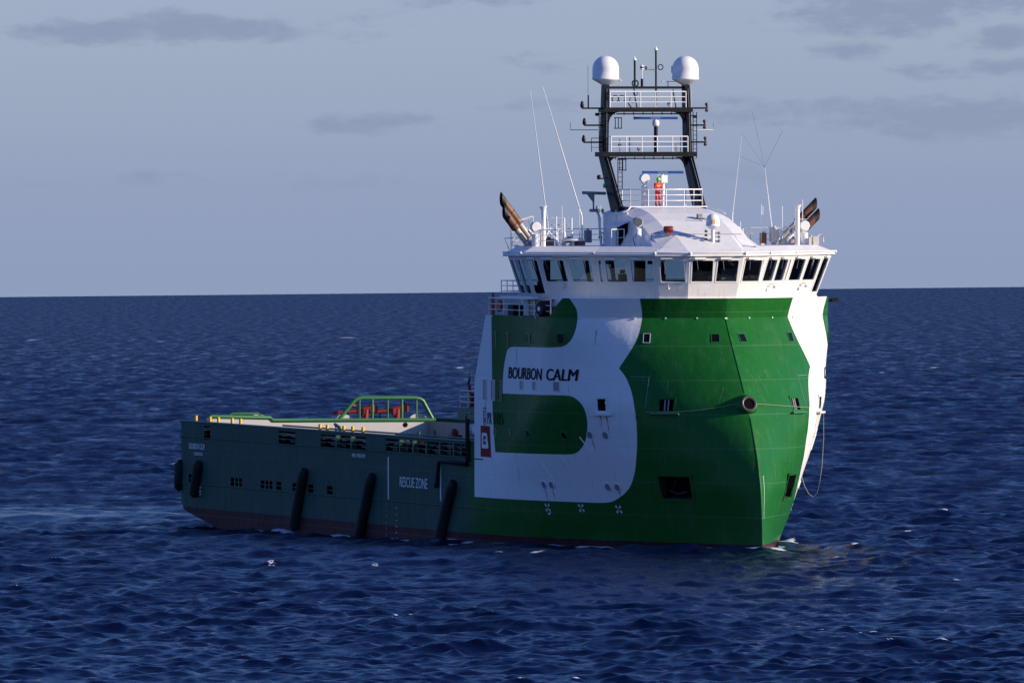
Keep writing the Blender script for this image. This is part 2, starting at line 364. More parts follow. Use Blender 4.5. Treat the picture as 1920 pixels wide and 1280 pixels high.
for side in (-1, 1):
    o = len(hull.v); P = FV.copy(); P[..., 1] *= side; hull.v += [tuple(map(float, p)) for p in P.reshape(-1, 3)]; logo += list(SD.reshape(-1))
    for i in range(nr - 1):
        for j in range(NC - 1):
            gm = (FG[i, j] + FG[i, j + 1] + FG[i + 1, j] + FG[i + 1, j + 1]) / 4; zm = (Zr[i] + Zr[i + 1]) / 2
            if any(a < gm < b and c_ < zm < d for a, b, c_, d in HOLES): continue
            q = (o + i * NC + j, o + i * NC + j + 1, o + (i + 1) * NC + j + 1, o + (i + 1) * NC + j)
            hull.f.append(q if side < 0 else q[::-1]); hull.m.append(0); hull.sm.append(True)
# midship and stern plating with openings
def zbot(x): return -2.6 if x > -34 else float(np.interp(x, [-44.6, -44.3, -43.6, -42.5, -40.2, -37.3, -34], [1.25, .78, .5, .25, -.06, -.45, -2.6]))
OPN = [(-39.08, -37.7, 5.45, 6.4), (-23.0, -19.5, 5.57, 6.42), (-14.2, -5.0, 5.57, 6.4), (-.94, 14.9, 5.62, 6.42)]
LOWW = [(-42.5, -40.6), (-33.3, -30.9), (-26.8, -24.4), (-23.5, -22.5), (-20.1, -19.1), (-16.8, -15.8), (-12.9, -11.8)]
OPN += [(a, b, 2.4, 2.95) for a, b in LOWW]
xl = sorted(set(np.round(np.concatenate([np.linspace(-44.5, 16.4, 75), [a for q in OPN for a in q[:2]], [-44.3, -43.6]]), 3)))
zl = sorted(set(np.round(np.concatenate([np.arange(-2.6, 6.6, .4), [q for p in OPN for q in p[2:]], [6.58]]), 3)))
for side in (-1, 1):
    o = len(hull.v)
    for z in zl:
        for x in xl:
            zz = max(z, zbot(x)); yy = float(HY(x, zz))
            if x < -44.2: yy -= .12
            hull.v.append((x, side * yy, zz)); logo.append(-5.0)
    n_ = len(xl)
    for i in range(len(zl) - 1):
        for j in range(n_ - 1):
            xm, zm = (xl[j] + xl[j + 1]) / 2, (zl[i] + zl[i + 1]) / 2
            if zl[i + 1] <= zbot(xl[j]) and zl[i + 1] <= zbot(xl[j + 1]): continue
            if any(a < xm < b and c_ < zm < d for a, b, c_, d in OPN): continue
            q = (o + i * n_ + j, o + i * n_ + j + 1, o + (i + 1) * n_ + j + 1, o + (i + 1) * n_ + j)
            hull.f.append(q if side < 0 else q[::-1]); hull.m.append(0); hull.sm.append(True)
def quad(pts, mi=0, lg=-5.0):
    o = len(hull.v); hull.v.extend([tuple(map(float, p)) for p in pts]); logo.extend([lg] * len(pts)); hull.f.append(tuple(range(o, o + len(pts)))); hull.m.append(mi); hull.sm.append(False)
quad([(-44.5, -9.48, 1.25), (-44.5, 9.48, 1.25), (-44.5, 9.48, 6.58), (-44.5, -9.48, 6.58)])                   # transom
sx = [-44.5, -44.3, -43.6, -42.5, -40.2, -37.3, -34]
for a, b in zip(sx[:-1], sx[1:]): quad([(a, -9.5, zbot(a)), (a, 9.5, zbot(a)), (b, 9.5, zbot(b)), (b, -9.5, zbot(b))])
# aft bulkhead of the fore body, raked
zz = list(np.arange(3.4, 14.91, .5)) + [14.9]
for a, b in zip(zz[:-1], zz[1:]): quad([(xaft(a), -9.55, a), (xaft(a), 9.55, a), (xaft(b), 9.55, b), (xaft(b), -9.55, b)], 0, 5.0)
me = bpy.data.meshes.new('hull'); me.from_pydata(hull.v, [], hull.f); me.materials.append(HULLM)
me.polygons.foreach_set('use_smooth', hull.sm); la = me.attributes.new('logo', 'FLOAT', 'POINT'); la.data.foreach_set('value', np.array(logo, np.float32))
HULL = bpy.data.objects.new('hull', me); COL.objects.link(HULL); HULL.parent = SHIP
# bulwark band above the knuckle (front only), slightly tucked in
Zb = np.linspace(14.885, 16.13, 9); mb = MB(); lg = []
def xb(z): return 30.2 + (z - 14.8) * .92
BV, BG = fore_grid(np.full(9, 14.9), lambda z: 16.4); BVg = []
for i, z in enumerate(Zb):
    gx = np.interp(xb(z), BV[i, :, 0], BG[i]); gg = gx + (BG[i, -1] - gx) * np.linspace(0, 1, NC)
    X_ = np.interp(gg, BG[i], BV[i, :, 0]); Y_ = np.interp(gg, BG[i], BV[i, :, 1]); X_ = X_ + .34 * (z - 14.9) * np.clip((X_ - 29) / 5, 0, 1)
    BV[i] = np.stack([X_, Y_, np.full(NC, z)], -1); BVg.append(gg)
BG = np.array(BVg); SB = sdf(BG, BV[..., 2])
for side in (-1, 1):
    for off in (-.012, .12):
        o = len(mb.v); P = BV.copy(); P[..., 1] = np.maximum(0, P[..., 1] - off * np.clip(P[..., 1] * 2, 0, 1)) * side; P[..., 0] -= off * .8
        mb.v += [tuple(map(float, p)) for p in P.reshape(-1, 3)]; lg += list(SB.reshape(-1) if off < 0 else SB.reshape(-1) * 0 + 1)
        for i in range(8):
            for j in range(NC - 1):
                q = (o + i * NC + j, o + i * NC + j + 1, o + (i + 1) * NC + j + 1, o + (i + 1) * NC + j); mb.f.append(q if (side < 0) == (off < 0) else q[::-1]); mb.m.append(0); mb.sm.append(True)
me = bpy.data.meshes.new('bulwark'); me.from_pydata(mb.v, [], mb.f); me.materials.append(HULLM)
me.polygons.foreach_set('use_smooth', mb.sm); la = me.attributes.new('logo', 'FLOAT', 'POINT'); la.data.foreach_set('value', np.array(lg, np.float32))
BUL = bpy.data.objects.new('bulwark', me); COL.objects.link(BUL); BUL.parent = SHIP
BUL['label'] = 'green and white painted bulwark band above the bow knuckle'
# knuckle half-round
for side in (-1, 1):
    for g in (4.0, 9.5, 12.2, 16.9, 20.6, 22.6, 24.6, 26.4):
        f = surf(g=g, z=14.84, side=side); MB().fbox(f, -.05, .05, -.05, .05, 0, .07).build('eye_plate', mat('pale_eye_plate', (.6, .6, .56), .4), SHIP)
q = MB()
for z0_, z1_ in ((-1.5, 8.6), (10.2, 14.8)): q.tube([(float(hp(z)[0]) - .03, 0, z) for z in np.linspace(z0_, z1_, 24)], .065, 10)
q.build('stem_bar', HULLM, SHIP)
# inner decks
d = MB(); topz = 14.88
gr = girthline(14.9, 16.0, 80); ring = [(x, -y) for x, y in zip(gr[0], gr[1]) if x >= 18.4] + [(x, y) for x, y in list(zip(gr[0], gr[1]))[::-1] if x >= 18.4]
d.prism([(x * 1.0, y * .995, topz - .15) for x, y in ring], (0, 0, .15))
d.build('forecastle_deck', DGREEN, SHIP)
MB().box(-43.3, 16.4, -8.45, 8.45, 3.4, 3.6).build('cargo_deck', WOOD, SHIP)

# cargo rails (inner walls) with dark outer side; the port inner face has its shade painted in as grey
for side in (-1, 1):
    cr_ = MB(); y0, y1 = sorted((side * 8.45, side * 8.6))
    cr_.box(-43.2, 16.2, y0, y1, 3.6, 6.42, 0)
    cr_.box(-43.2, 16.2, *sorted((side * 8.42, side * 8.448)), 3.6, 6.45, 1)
    cr_.build('cargo_rail_wall', [DARK if side < 0 else DGREEN, DGREEN if side < 0 else mat('shade_grey_inner_wall', (.22, .22, .24), .6, noise=.2)], SHIP)
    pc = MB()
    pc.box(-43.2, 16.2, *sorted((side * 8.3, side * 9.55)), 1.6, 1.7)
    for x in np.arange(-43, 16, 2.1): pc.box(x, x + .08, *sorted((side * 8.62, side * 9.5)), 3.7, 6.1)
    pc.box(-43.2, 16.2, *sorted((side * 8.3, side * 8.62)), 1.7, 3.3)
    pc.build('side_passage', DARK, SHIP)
    # pipes along the passage, rails seen in the openings
    pp = MB()
    for (z, yy, r) in ((6.05, 9.0, .07), (5.85, 9.3, .035), (5.7, 9.1, .05), (6.22, 9.35, .03)):
        pp.tube([(x, side * yy, z + .02 * math.sin(x * 1.3)) for x in np.linspace(-42, 16, 40)], r, 6)
    pp.build('deck_pipe', GREY, SHIP)
    rl = MB(); rl.tube([(-44.4, side * 9.55, 6.62), (16.3, side * 9.55, 6.62)], .085, 8)
    rl.tube([(-23, side * 9.3, 6.78), (16, side * 9.3, 6.78)], .06, 8)
    rl.build('rail_cap', DGREEN, SHIP)
    st = MB()
    for z in (5.52, 2.3): st.tube([(x, side * (float(HY(x, z)) + .0), z) for x in np.linspace(-44.4, 18, 40)], .045, 6)
    st.build('rubbing_strip', HULLM, SHIP)
    # rails and stanchions in the openings
    for (a, b, z0, z1) in OPN[1:4]:
        q = MB()
        for z in (z0 + .3, z0 + .6): q.tube([(a, side * 9.56, z), (b, side * 9.56, z)], .022, 6)
        for x in np.linspace(a, b, max(2, int((b - a) / 2.6) + 1))[1:-1]: q.box(x - .09, x + .09, *sorted((side * 9.3, side * 9.58)), z0, z1 + .25)
        q.build('opening_rail', DGREEN, SHIP)
    for (a, b) in LOWW:
        q = MB(); q.box(a, b, *sorted((side * 9.52, side * 9.57)), 2.65, 2.69)
        for x in np.linspace(a, b, max(2, round((b - a) / .95) + 1))[1:-1]: q.box(x - .07, x + .07, *sorted((side * 9.5, side * 9.58)), 2.4, 2.95)
        q.build('side_port_grille', DGREEN, SHIP)
# yellow top lights/posts on the starboard rail
for x in (-41.3, -38.2, -36.4, -33.4, -31.6, -14.8, -13.3, -9.9, -8.1, -6.0):
    MB().tube([(x, -9.45, 6.66), (x, -9.45, 7.06)], .11, 10).build('guide_post', YELLOW, SHIP)
# clutter on starboard rail
q = MB(); q.tube([(-12.1, -9.2, 6.6), (-12.4, -9.2, 7.1), (-11.5, -9.2, 6.9), (-11.3, -9.2, 6.6)], .12, 6); q.build('fairlead_roller', DGREEN, SHIP)
for x, h, r in ((4.2, 7.0, .10), (7.3, 7.15, .08), (11.0, 7.0, .10), (13.6, 8.05, .12)):
    MB().tube([(x, -9.1, 5.5), (x, -9.1, h)], r, 8).box(x - .25, x + .25, -9.3, -8.9, 6.55, 6.62).build('vent_pipe', DGREEN, SHIP)
q = MB(); q.box(8.5, 9.6, -8.6, -8.0, 6.1, 6.9); q.lathe([(.22, 0), (.3, .2), (.12, .4)], (9, -8.3, 6.9)); q.build('deck_winch', RED, SHIP)
for x in (1.3, 2.6, 4.0):
    MB().tube([(x, -8.9, 6.05), (x + .35, -9.2, 6.3), (x + .8, -8.9, 6.15)], .14, 7).build('stowed_lashing', [RED if x > 2 else GREY], SHIP)

# ------------------------------------------------------------------ stern bulwark, guard hoop and machinery
t_ = MB()
yy = [(-7.6, 6.82), (-3.2, 6.72), (-3.1, 6.5), (9.0, 6.42)]
for (a, za), (b, zb_) in zip(yy[:-1], yy[1:]):
    t_.hexa([(-43.3, a, 3.6), (-43.3, b, 3.6), (-43.3, b, zb_), (-43.3, a, za)], [(-44.45, a, 3.6), (-44.45, b, 3.6), (-44.45, b, zb_), (-44.45, a, za)])
t_.box(-44.45, -43.3, -9.45, -7.6, 3.6, 6.55)
t_.build('stern_bulwark', LGREY, SHIP, 'pale grey inner face of the stern bulwark')
g_ = MB()
g_.tube([(-43.3, -7.7, 6.93), (-43.3, -3.3, 6.80), (-43.3, -3.1, 6.60), (-43.3, 9.0, 6.52)], .14, 8)
g_.build('stern_bulwark_cap', GREEN, SHIP)
hoop = MB(); HX = -43.35
hoop.tube([(HX, 1.75, 6.55), (HX, 2.9, 7.85), (HX, 3.15, 8.06), (HX, 3.55, 8.13), (HX, 7.55, 8.08), (HX, 7.9, 8.0), (HX, 8.1, 7.85), (HX, 8.85, 6.5)], .14, 10)
hoop.build('guard_hoop', GREEN, SHIP)
for y in (3.35, 4.3, 5.45, 6.5, 7.6):
    MB().tube([(HX, y, 6.55), (HX, y, 8.08)], .11 if y in (4.3, 6.5) else .07, 8).build('hoop_post', GREEN, SHIP)
for (ya, yb) in ((1.4, 3.0), (7.2, 8.5)):
    m_ = (ya + yb) / 2; r_ = (yb - ya) / 2
    MB().prism([(-43.7, m_ - r_ * math.cos(a), 6.55 + .42 * math.sin(a)) for a in np.linspace(0, math.pi, 14)], (-.1, 0, 0)).build('roller_cheek', LGREY, SHIP)
q = MB(); q.tube([(HX, -6.5, 6.85), (HX, -6.1, 7.13), (HX, -4.2, 7.1), (HX, -3.7, 6.8)], .07, 8); q.tube([(HX, -5.4, 6.85), (HX, -5.4, 7.1)], .05, 6); q.build('small_guard_hoop', GREEN, SHIP)
MB().prism([(-43.6, -5.0 + .75 - .75 * math.cos(a) , 6.8 + .25 * math.sin(a)) for a in np.linspace(0, math.pi, 12)], (-.1, 0, 0)).build('roller_cheek', LGREY, SHIP)
for (b, tip) in ((4.0, 2.4), (6.35, 4.6)):
    q = MB(); q.tube([(-44.0, b, 6.5), (-44.0, b + .05, 7.3)], .22, 10); q.tube([(-44.0, b - .3, 6.9), (-44.0, b + .45, 7.45), (-44, b + .6, 7.75)], .17, 8)
    q.tube([(-44.0, b + .4, 7.45), (-44.0, b - .4, 7.2), (-44, tip - .8, 7.05)], [.2, .17, .11], 8); q.box(-44.2, -43.8, b + .3, b + .85, 7.1, 7.6)
    q.box(-44.2, -43.8, b - .6, b - .1, 7.0, 7.35)
    q.build('capstan_crane', RED, SHIP)
MB().box(-44.1, -43.9, 3.0, 3.35, 7.55, 7.9).build('flood_lamp', ORANGE, SHIP)
MB().lathe([(.17, 0), (.17, .03)], (-43.298, 6.75, 6.2), (1, 0, 0), 20).build('bulwark_scuttle', DARK, SHIP)
MB().tube([(-44.0, 5.1, 6.5), (-44.0, 5.1, 7.2)], .05, 6).build('stern_post', DARK, SHIP)

# ------------------------------------------------------------------ fenders
def hullpt(x, z, side, off): p, t, u, n = surf(x=x, z=z, side=side); return p + n * off
for (x1, z1, x0, z0) in ((-39.57, 3.9, -40.76, 1.45), (-16.97, 3.95, -19.34, -.2), (-3.1, 3.97, -5.82, -.34), (12.9, 3.95, 9.77, -.5)):
    for side in (-1, 1):
        ts = np.linspace(0, 1, 14); pts = []; rs = []
        for t in ts:
            x, z = x0 + (x1 - x0) * t, z0 + (z1 - z0) * t; pts.append(Vector((x, side * (float(HY(x, z)) + .2), z))); rs.append(.40 if .04 < t < .96 else .22)
        MB().tube(pts, rs, 10).build('diagonal_fender', RUBBER, SHIP)
for side in (-1, 1):
    MB().tube([(-44.55, side * 9.55, 1.75), (-44.6, side * 9.6, 1.95), (-44.4, side * 9.65, 3.6), (-44.3, side * 9.6, 3.85)], [.2, .38, .38, .2], 10).build('corner_fender', RUBBER, SHIP)

# ------------------------------------------------------------------ lettering and marks on the hull
def text_mesh(txt, bold=0., shear=0.):
    import bmesh
    cu = bpy.data.curves.new('t', 'FONT'); cu.body = txt; cu.size = 1; cu.shear = shear; cu.offset = bold; cu.resolution_u = 3
    o = bpy.data.objects.new('t', cu); COL.objects.link(o); dg = bpy.context.evaluated_depsgraph_get()
    me = bpy.data.meshes.new_from_object(o.evaluated_get(dg)); bm = bmesh.new(); bm.from_mesh(me); bmesh.ops.triangulate(bm, faces=bm.faces); bm.to_mesh(me); bm.free(); vs = [tuple(v.co) for v in me.vertices]; fs = [tuple(p.vertices) for p in me.polygons]
    bpy.data.objects.remove(o); bpy.data.curves.remove(cu); bpy.data.meshes.remove(me)
    a = np.array(vs); a[:, 0] -= a[:, 0].min(); a[:, 1] -= a[:, 1].min(); w_, h_ = a[:, 0].max(), a[:, 1].max()
    a[:, 0] /= w_; a[:, 1] /= h_
    return a, fs
def hull_text(name, txt, g0, g1, z0, z1, side, m, bold=0., shear=0., off=.03, useg=True, bolder=.02):
    a, fs = text_mesh(txt, 0, shear); mb_ = MB(); vs = []; nn = len(a)
    a = np.concatenate([a + np.array([bolder * k_ / abs(g1 - g0), 0, 0]) for k_ in (-1, 0, 1)]); fs = [tuple(i + nn * k_ for i in f) for k_ in range(3) for f in fs]
    for (u, v, _) in a:
        gg = (g0 + (g1 - g0) * u) if side < 0 else (g1 - (g1 - g0) * u); z = z0 + (z1 - z0) * v
        p, t, up, n = surf(g=gg, z=z, side=side) if useg else surf(x=gg, z=z, side=side)
        vs.append(p + n * (off + .003 * (len(vs) // nn)))
    mb_.add(vs, fs if side < 0 else [f[::-1] for f in fs]); return mb_.build(name, m, SHIP, fixn=False)
for side in (-1, 1):
    hull_text('ship_name_lettering', 'BOURBON', 6.95, 13.15, 10.86, 11.62, side, NAVY, .0, .18, bolder=.04)
    hull_text('ship_name_lettering', 'CALM', 13.75, 16.9, 10.86, 11.62, side, NAVY, .0, .18, bolder=.04)
    hull_text('class_lettering', 'PX', 2.95, 3.75, 7.85, 8.6, side, NAVY, .01)
    hull_text('class_number_lettering', '105', 4.25, 5.95, 7.85, 8.6, side, FADED, .01)
    hull_text('stern_name_lettering', 'BOURBON CALM', -42.3, -38.9, 4.72, 5.13, side, WLET, .01, useg=False)
    hull_text('rescue_zone_lettering', 'RESCUE ZONE', 1.9, 7.35, 3.3, 3.98, side, WLET, .015, useg=False)
    hull_text('hull_number_lettering', 'IMO 9352195', -7.7, -5.0, 5.02, 5.27, side, WLET, .0, useg=False)
    hull_text('home_port_lettering', 'FOSNAVAG', -41.2, -39.3, 4.3, 4.52, side, WLET, .0, useg=False)
    for x, za, zb_ in ((-.42, 2.42, 5.2), (9.9, 2.6, 5.15)):
        q = MB(); f = surf(x=x, z=(za + zb_) / 2, side=side); q.fbox(f, -.09, .09, -(zb_ - za) / 2, (zb_ - za) / 2, .0, .03); q.build('rescue_zone_line', WLET, SHIP)
    # red company panel with a white block letter
    def panel(name, pts, m, off=.02):
        mb_ = MB(); vs = []
        for (g, z) in pts: p, t, u, n = surf(g=g, z=z, side=side); vs.append(p + n * off)
        mb_.add(vs, [tuple(range(len(vs)))]); return mb_.build(name, m, SHIP, fixn=False)
    rp = panel('company_panel', [(1.64, 5.7), (3.62, 5.7), (3.35, 7.72), (1.64, 7.72)], LOGORED)
    def pol(P, name='company_letter', off=.035):
        o = panel(name, P, WLET, off); return o
    bl = MB()
    for P in ([(1.9, 6.25), (2.2, 6.25), (2.2, 7.25), (1.9, 7.25)], [(2.2, 6.25), (3.05, 6.25), (3.15, 6.35), (3.12, 6.5), (2.2, 6.5)], [(2.2, 7.05), (2.7, 7.05), (2.95, 7.05), (2.9, 7.2), (2.75, 7.25), (2.2, 7.25)],
              [(2.7, 6.5), (3.1, 6.5), (3.1, 6.65), (2.95, 6.76), (2.98, 6.85), (2.98, 7.05), (2.7, 7.05), (2.7, 6.85), (2.4, 6.85), (2.4, 6.7), (2.7, 6.7)]):
        vs = []
        for (g, z) in P: p, t, u, n = surf(g=g, z=z, side=side); vs.append(p + n * .035)
        bl.add(vs, [tuple(range(len(vs)))])
    b_ = bl.build('company_letter', WLET, SHIP, fixn=False)
    # small framed vertical emblem
    fr = MB()
    for (a, b, c_, d_) in ((2.15, 2.2, 7.8, 8.9), (2.6, 2.65, 7.8, 8.9), (2.2, 2.6, 7.8, 7.85), (2.2, 2.6, 8.85, 8.9), (2.33, 2.47, 7.92, 8.25), (2.3, 2.5, 8.36, 8.4), (2.3, 2.5, 8.5, 8.54), (2.33, 2.47, 8.62, 8.68)):
        f = surf(g=a, z=c_, side=side); fr.fbox(f, 0, b - a, 0, d_ - c_, .005, .02)
    fr.build('class_emblem', NAVY, SHIP)
    # thruster marks: four blades crossing
    def fanmark(x, z, r, hook):
        q = MB(); p, t, u, n = surf(x=x, z=z, side=side)
        for k_ in range(4):
            a0 = rad(45 + 90 * k_)
            vs = [p + n * .03 + (t * math.cos(a) + u * math.sin(a)) * rr for a, rr in ((a0 - .1, .04), (a0 - .30, r), (a0 + .30, r), (a0 + .1, .04))]
            q.add(vs, [(0, 1, 2, 3)])
        if hook:
            for k_ in range(7):
                a0, a1 = rad(235 + k_ * 14), rad(249 + k_ * 14); vs = [p + n * .03 - u * r * .55 + (t * math.cos(a) + u * math.sin(a)) * rr for a, rr in ((a0, r * .6), (a0, r * .85), (a1, r * .85), (a1, r * .6))]
                q.add(vs, [(0, 1, 2, 3)])
        q.build('thruster_mark', WLET, SHIP, fixn=False)
    fanmark(26.6, 2.65, .34, True); fanmark(30.0, 2.7, .34, False); fanmark(33.3, 2.7, .34, False); fanmark(-39.9, 1.95, .3, True)
    # draught marks near the stem
    for dg_, z0 in (((.22), 1.9),):
        if side < 0: continue
        q = MB()
        for z in np.arange(2.3, 4.9, .17):
            X, Yv, gg = girthline(z); f = surf(g=gg[-1] - .42, z=z, side=side); q.fbox(f, -.02, .02, 0, .15, .01, .02)
        q.build('draught_marks', WLET, SHIP)
    q = MB()
    for k_, z in enumerate(np.arange(-.2, 2.1, .4)):
        f = surf(x=1.2, z=z, side=side); q.fbox(f, -.12, .12, 0, .1, .01, .03); f = surf(x=-.8, z=z + .15, side=side); q.fbox(f, -.03, .03, 0, .2, .01, .03)
    q.build('load_marks', GREYP, SHIP)

# ------------------------------------------------------------------ windows and openings in the fore body
def hwindow(side, z0, z1, w_, x=None, g=None, m=DGLASS, frame=HULLM, name='hull_window', round_=False):
    f = surf(x=x, g=g, z=(z0 + z1) / 2, side=side); h = (z1 - z0) / 2; r = w_ / 2
    if round_:
        a = MB(); prof = [(r, -.02), (r + .05, .035), (r + .09, .0)]
        a.lathe([(r, -.05), (r, .03), (r + .04, .03), (r + .04, -.05)], f[0], f[3], 20, caps=False); wf = a.build(name, frame, SHIP)
        MB().lathe([(r, -.02), (r, .012)], f[0], f[3], 20).build('pane', m, wf); return
    a = MB(); th = .03
    a.fbox(f, -r - th, -r, -h - th, h + th, -.05, .04); a.fbox(f, r, r + th, -h - th, h + th, -.05, .04)
    a.fbox(f, -r, r, h, h + th, -.05, .04); a.fbox(f, -r, r, -h - th, -h, -.05, .04)
    wf = a.build(name, frame, SHIP); MB().fbox(f, -r, r, -h, h, -.03, .012).build('pane', m, wf)
GREYP = mat('grey_deadlight', (.22, .24, .27), .3)
GRN = mat('green_window_trim', (.03, .17, .05), .3); WTR = mat('white_window_trim', (.76, .76, .75), .3)
GREYP = mat('grey_deadlight', (.22, .24, .27), .3)
for side in (-1, 1):
    for x, z0, z1, w_ in ((20.45, 12.9, 13.8, .45), (22.7, 12.9, 13.75, .5), (26.7, 13.2, 13.77, .55), (31.5, 13.25, 13.85, .6)): hwindow(side, z0, z1, w_, x=x, frame=GRN)
    for g in (21.64,): hwindow(side, 13.32, 13.9, .40, g=g, frame=WTR if side < 0 else GRN)
    hwindow(side, 13.32, 13.9, .48, g=girthline(13.6)[2][-1] - .95, frame=GRN)
    hwindow(side, 9.4, 10.7, .7, x=18.5, m=GREYP, frame=WTR); hwindow(side, 9.4, 10.7, .7, x=20.0, m=GREYP, frame=WTR); hwindow(side, 9.4, 10.7, .7, x=21.35, frame=GRN)
    for x in (25.4, 27.75): hwindow(side, 10.2, 10.75, .6, x=x, m=GREYP, frame=WTR)
    hwindow(side, 10.2, 10.78, .62, g=14.84, frame=WTR, m=GREYP)
    for x in (20.4, 23.1, 26.3, 30.6): hwindow(side, 7.1, 7.6, .5, x=x, round_=True, frame=GRN)
    for g in (17.2, 18.55): hwindow(side, 7.18, 7.66, .48, g=g, round_=True, frame=WTR, m=GREYP)
    for g in (10.85, 11.7, 17.43, 18.3):
        f = surf(g=g, z=4.1, side=side); a = MB(); a.lathe([(.24, -.1), (.24, .05), (.29, .05), (.29, -.1)], f[0], f[3], 20, caps=False); wf = a.build('overboard_discharge', WTR, SHIP)
        MB().lathe([(.24, -.04), (.24, .03)], f[0], f[3] , 20).build('discharge_mouth', GREYP, wf)
    # real recesses
    for i, (a, b, c_, d_) in enumerate(HOLES):
        zc = (c_ + d_) / 2; f = surf(g=(a + b) / 2, z=zc, side=side); r = (b - a) / 2; h = (d_ - c_) / 2
        q = MB(); dep = .9 if i == 0 else .5; th = .15; tk = .03; pr = .012
        q.fbox(f, -r - th, -r, -h - th, h + th, -.03, pr); q.fbox(f, r, r + th, -h - th, h + th, -.03, pr)
        q.fbox(f, -r, r, h, h + th, -.03, pr); q.fbox(f, -r, r, -h - th, -h, -.03, pr)
        fm = {0: HULLM, 1: GRN, 2: WTR}[i]
        o = q.build('anchor_pocket' if i == 0 else 'mooring_port', HULLM if i < 2 else WTR, SHIP)
        q = MB(); q.fbox(f, -r - tk, -r, -h, h, -dep, -.031); q.fbox(f, r, r + tk, -h, h, -dep, -.031); q.fbox(f, -r, r, h, h + tk, -dep, -.031); q.fbox(f, -r, r, -h - tk, -h, -dep, -.031)
        q.build('recess_lining', mat('dark_recess_steel', (.035, .022, .018), .8, noise=.5, nscale=5), o)  # recess sides given a near-black brown
        MB().fbox(f, -r, r, -h, h, -dep, -dep + .05).build('recess_back', DARK, o)
        if i == 0:
            k_ = MB(); p, t, u, n = f; k_.tube([p - n * .45 - t * .6 - u * .45, p - n * .35 + u * .5], .13, 8); k_.tube([p - n * .4 + t * .7 - u * .35, p - n * .3 - u * .5, p - n * .4 - t * .7 - u * .3], .14, 8)
            k_.lathe([(.28, 0), (.3, .3), (.2, .6)], p - n * .7 + u * .2, u, 14); k_.build('anchor', BLACK, o)
        else:
            k_ = MB(); p, t, u, n = f
            for s_ in (-.12, .12) if i == 1 else (0,): k_.tube([p - n * .1 + t * s_ - u * h, p - n * .1 + t * s_ + u * h], .06, 8)
            if i == 1: k_.build('port_roller', GREY, o)
            MB().fbox(f, -r - .45, r + .45, -h - th - .12, -h - th, 0, .22).build('port_ledge', fm if i != 1 else GRN, o)
    # deck floodlight recessed in the bulwark
    f = surf(g=21.3, z=15.6, side=side); q = MB(); q.fbox(f, -.35, .35, -.28, .28, .03, .22); o = q.build('bulwark_floodlight', LGREY, SHIP); MB().fbox(f, -.28, .28, -.2, .2, .22, .23).build('lens', GREYP, o)
    # small seam outline of a shell door
    q = MB()
    fA = surf(g=22.05, z=10.15, side=side); q.fbox(fA, -.015, .015, -1.0, 1.0, 0, .012); fA = surf(g=21.4, z=11.17, side=side); q.fbox(fA, -.65, .65, -.015, .015, 0, .02); q.build('shell_door_seam', GREYP, SHIP)
# oblique discharge pipes/half-rounds on white lower flank
for side in (-1, 1):
    for (ga, za, gb, zb_) in ((11.0, 6.05, 12.1, 4.3), (13.6, 6.05, 14.2, 5.3), (16.2, 7.3, 16.9, 6.3)):
        pts = [surf(g=ga + (gb - ga) * t, z=za + (zb_ - za) * t, side=side)[0] for t in np.linspace(0, 1, 8)]; MB().tube(pts, .05, 6).build('overboard_pipe', WTR, SHIP)
# rust runs below openings and lugs
RUN = mat('rust_run', (.13, .075, .045), .8, spec=.1); PALE = mat('salt_run', (.10, .17, .12), .8, spec=.1)
def run(g, z, ln, w_, side, m):
    q = MB(); vs = []; n_ = 7
    for k_ in range(n_):
        t = k_ / (n_ - 1); zz_ = z - ln * t; hw = w_ * (1 - t) ** .7 * (.7 + .3 * math.sin(k_ * 2.1 + g)) * .5
        for sg in (-1, 1): p, tt, u, n = surf(g=g + sg * hw + .03 * math.sin(k_ + g), z=zz_, side=side); vs.append(p + n * .007)
    q.add(vs, [(2 * k_, 2 * k_ + 1, 2 * k_ + 3, 2 * k_ + 2) for k_ in range(n_ - 1)]); q.build('stain_run', m, SHIP, fixn=False)
rr2 = random.Random(4)
for side in (-1, 1):
    for g, z, ln in ((21.3, 9.0, 1.1), (22.5, 8.8, .9), (23.9, 8.8, .6), (22.3, 3.3, 1.6), (24.0, 3.3, 1.2), (18.5, 8.7, .8), (19.0, 8.7, 1.3), (17.3, 7.1, .8), (11.7, 3.75, .9), (18.3, 3.8, .6), (10.9, 3.8, 1.1), (5.0, 10.0, .8), (2.6, 9.3, .9), (8.5, 12.8, 1.3)): run(g, z, ln, .10, side, RUN)
    for _ in range(16): run(rr2.uniform(21.5, 27.5), rr2.uniform(5, 14.6), rr2.uniform(.4, 1.6), rr2.uniform(.03, .08), side, PALE)
    for _ in range(10): run(rr2.uniform(3, 20), rr2.uniform(4, 14.6), rr2.uniform(.4, 1.3), rr2.uniform(.03, .07), side, RUN)
# bow fairlead through the stem
sp_ = Vector((40.98, 0, 9.50)); ax_ = Vector((.80, 0, .25)).normalized()
q = MB(); q.lathe([(.36, -.1), (.38, .1), (.46, .17), (.55, .10), (.62, -.05), (.74, -.35), (.86, -.9)], sp_ - ax_ * .05, ax_, 32, caps=False); fl = q.build('bow_fairlead', HULLM, SHIP)
MB().lathe([(.35, .09), (.46, .185), (.5, .15)], sp_ - ax_ * .05, ax_, 32, caps=False).build('fairlead_lip', mat('worn_dark_fairlead', (.07, .055, .05), .35), fl)
MB().lathe([(.375, .03), (.36, .04)], sp_ - ax_ * .05, ax_, 28).build('fairlead_throat', DARK, fl)

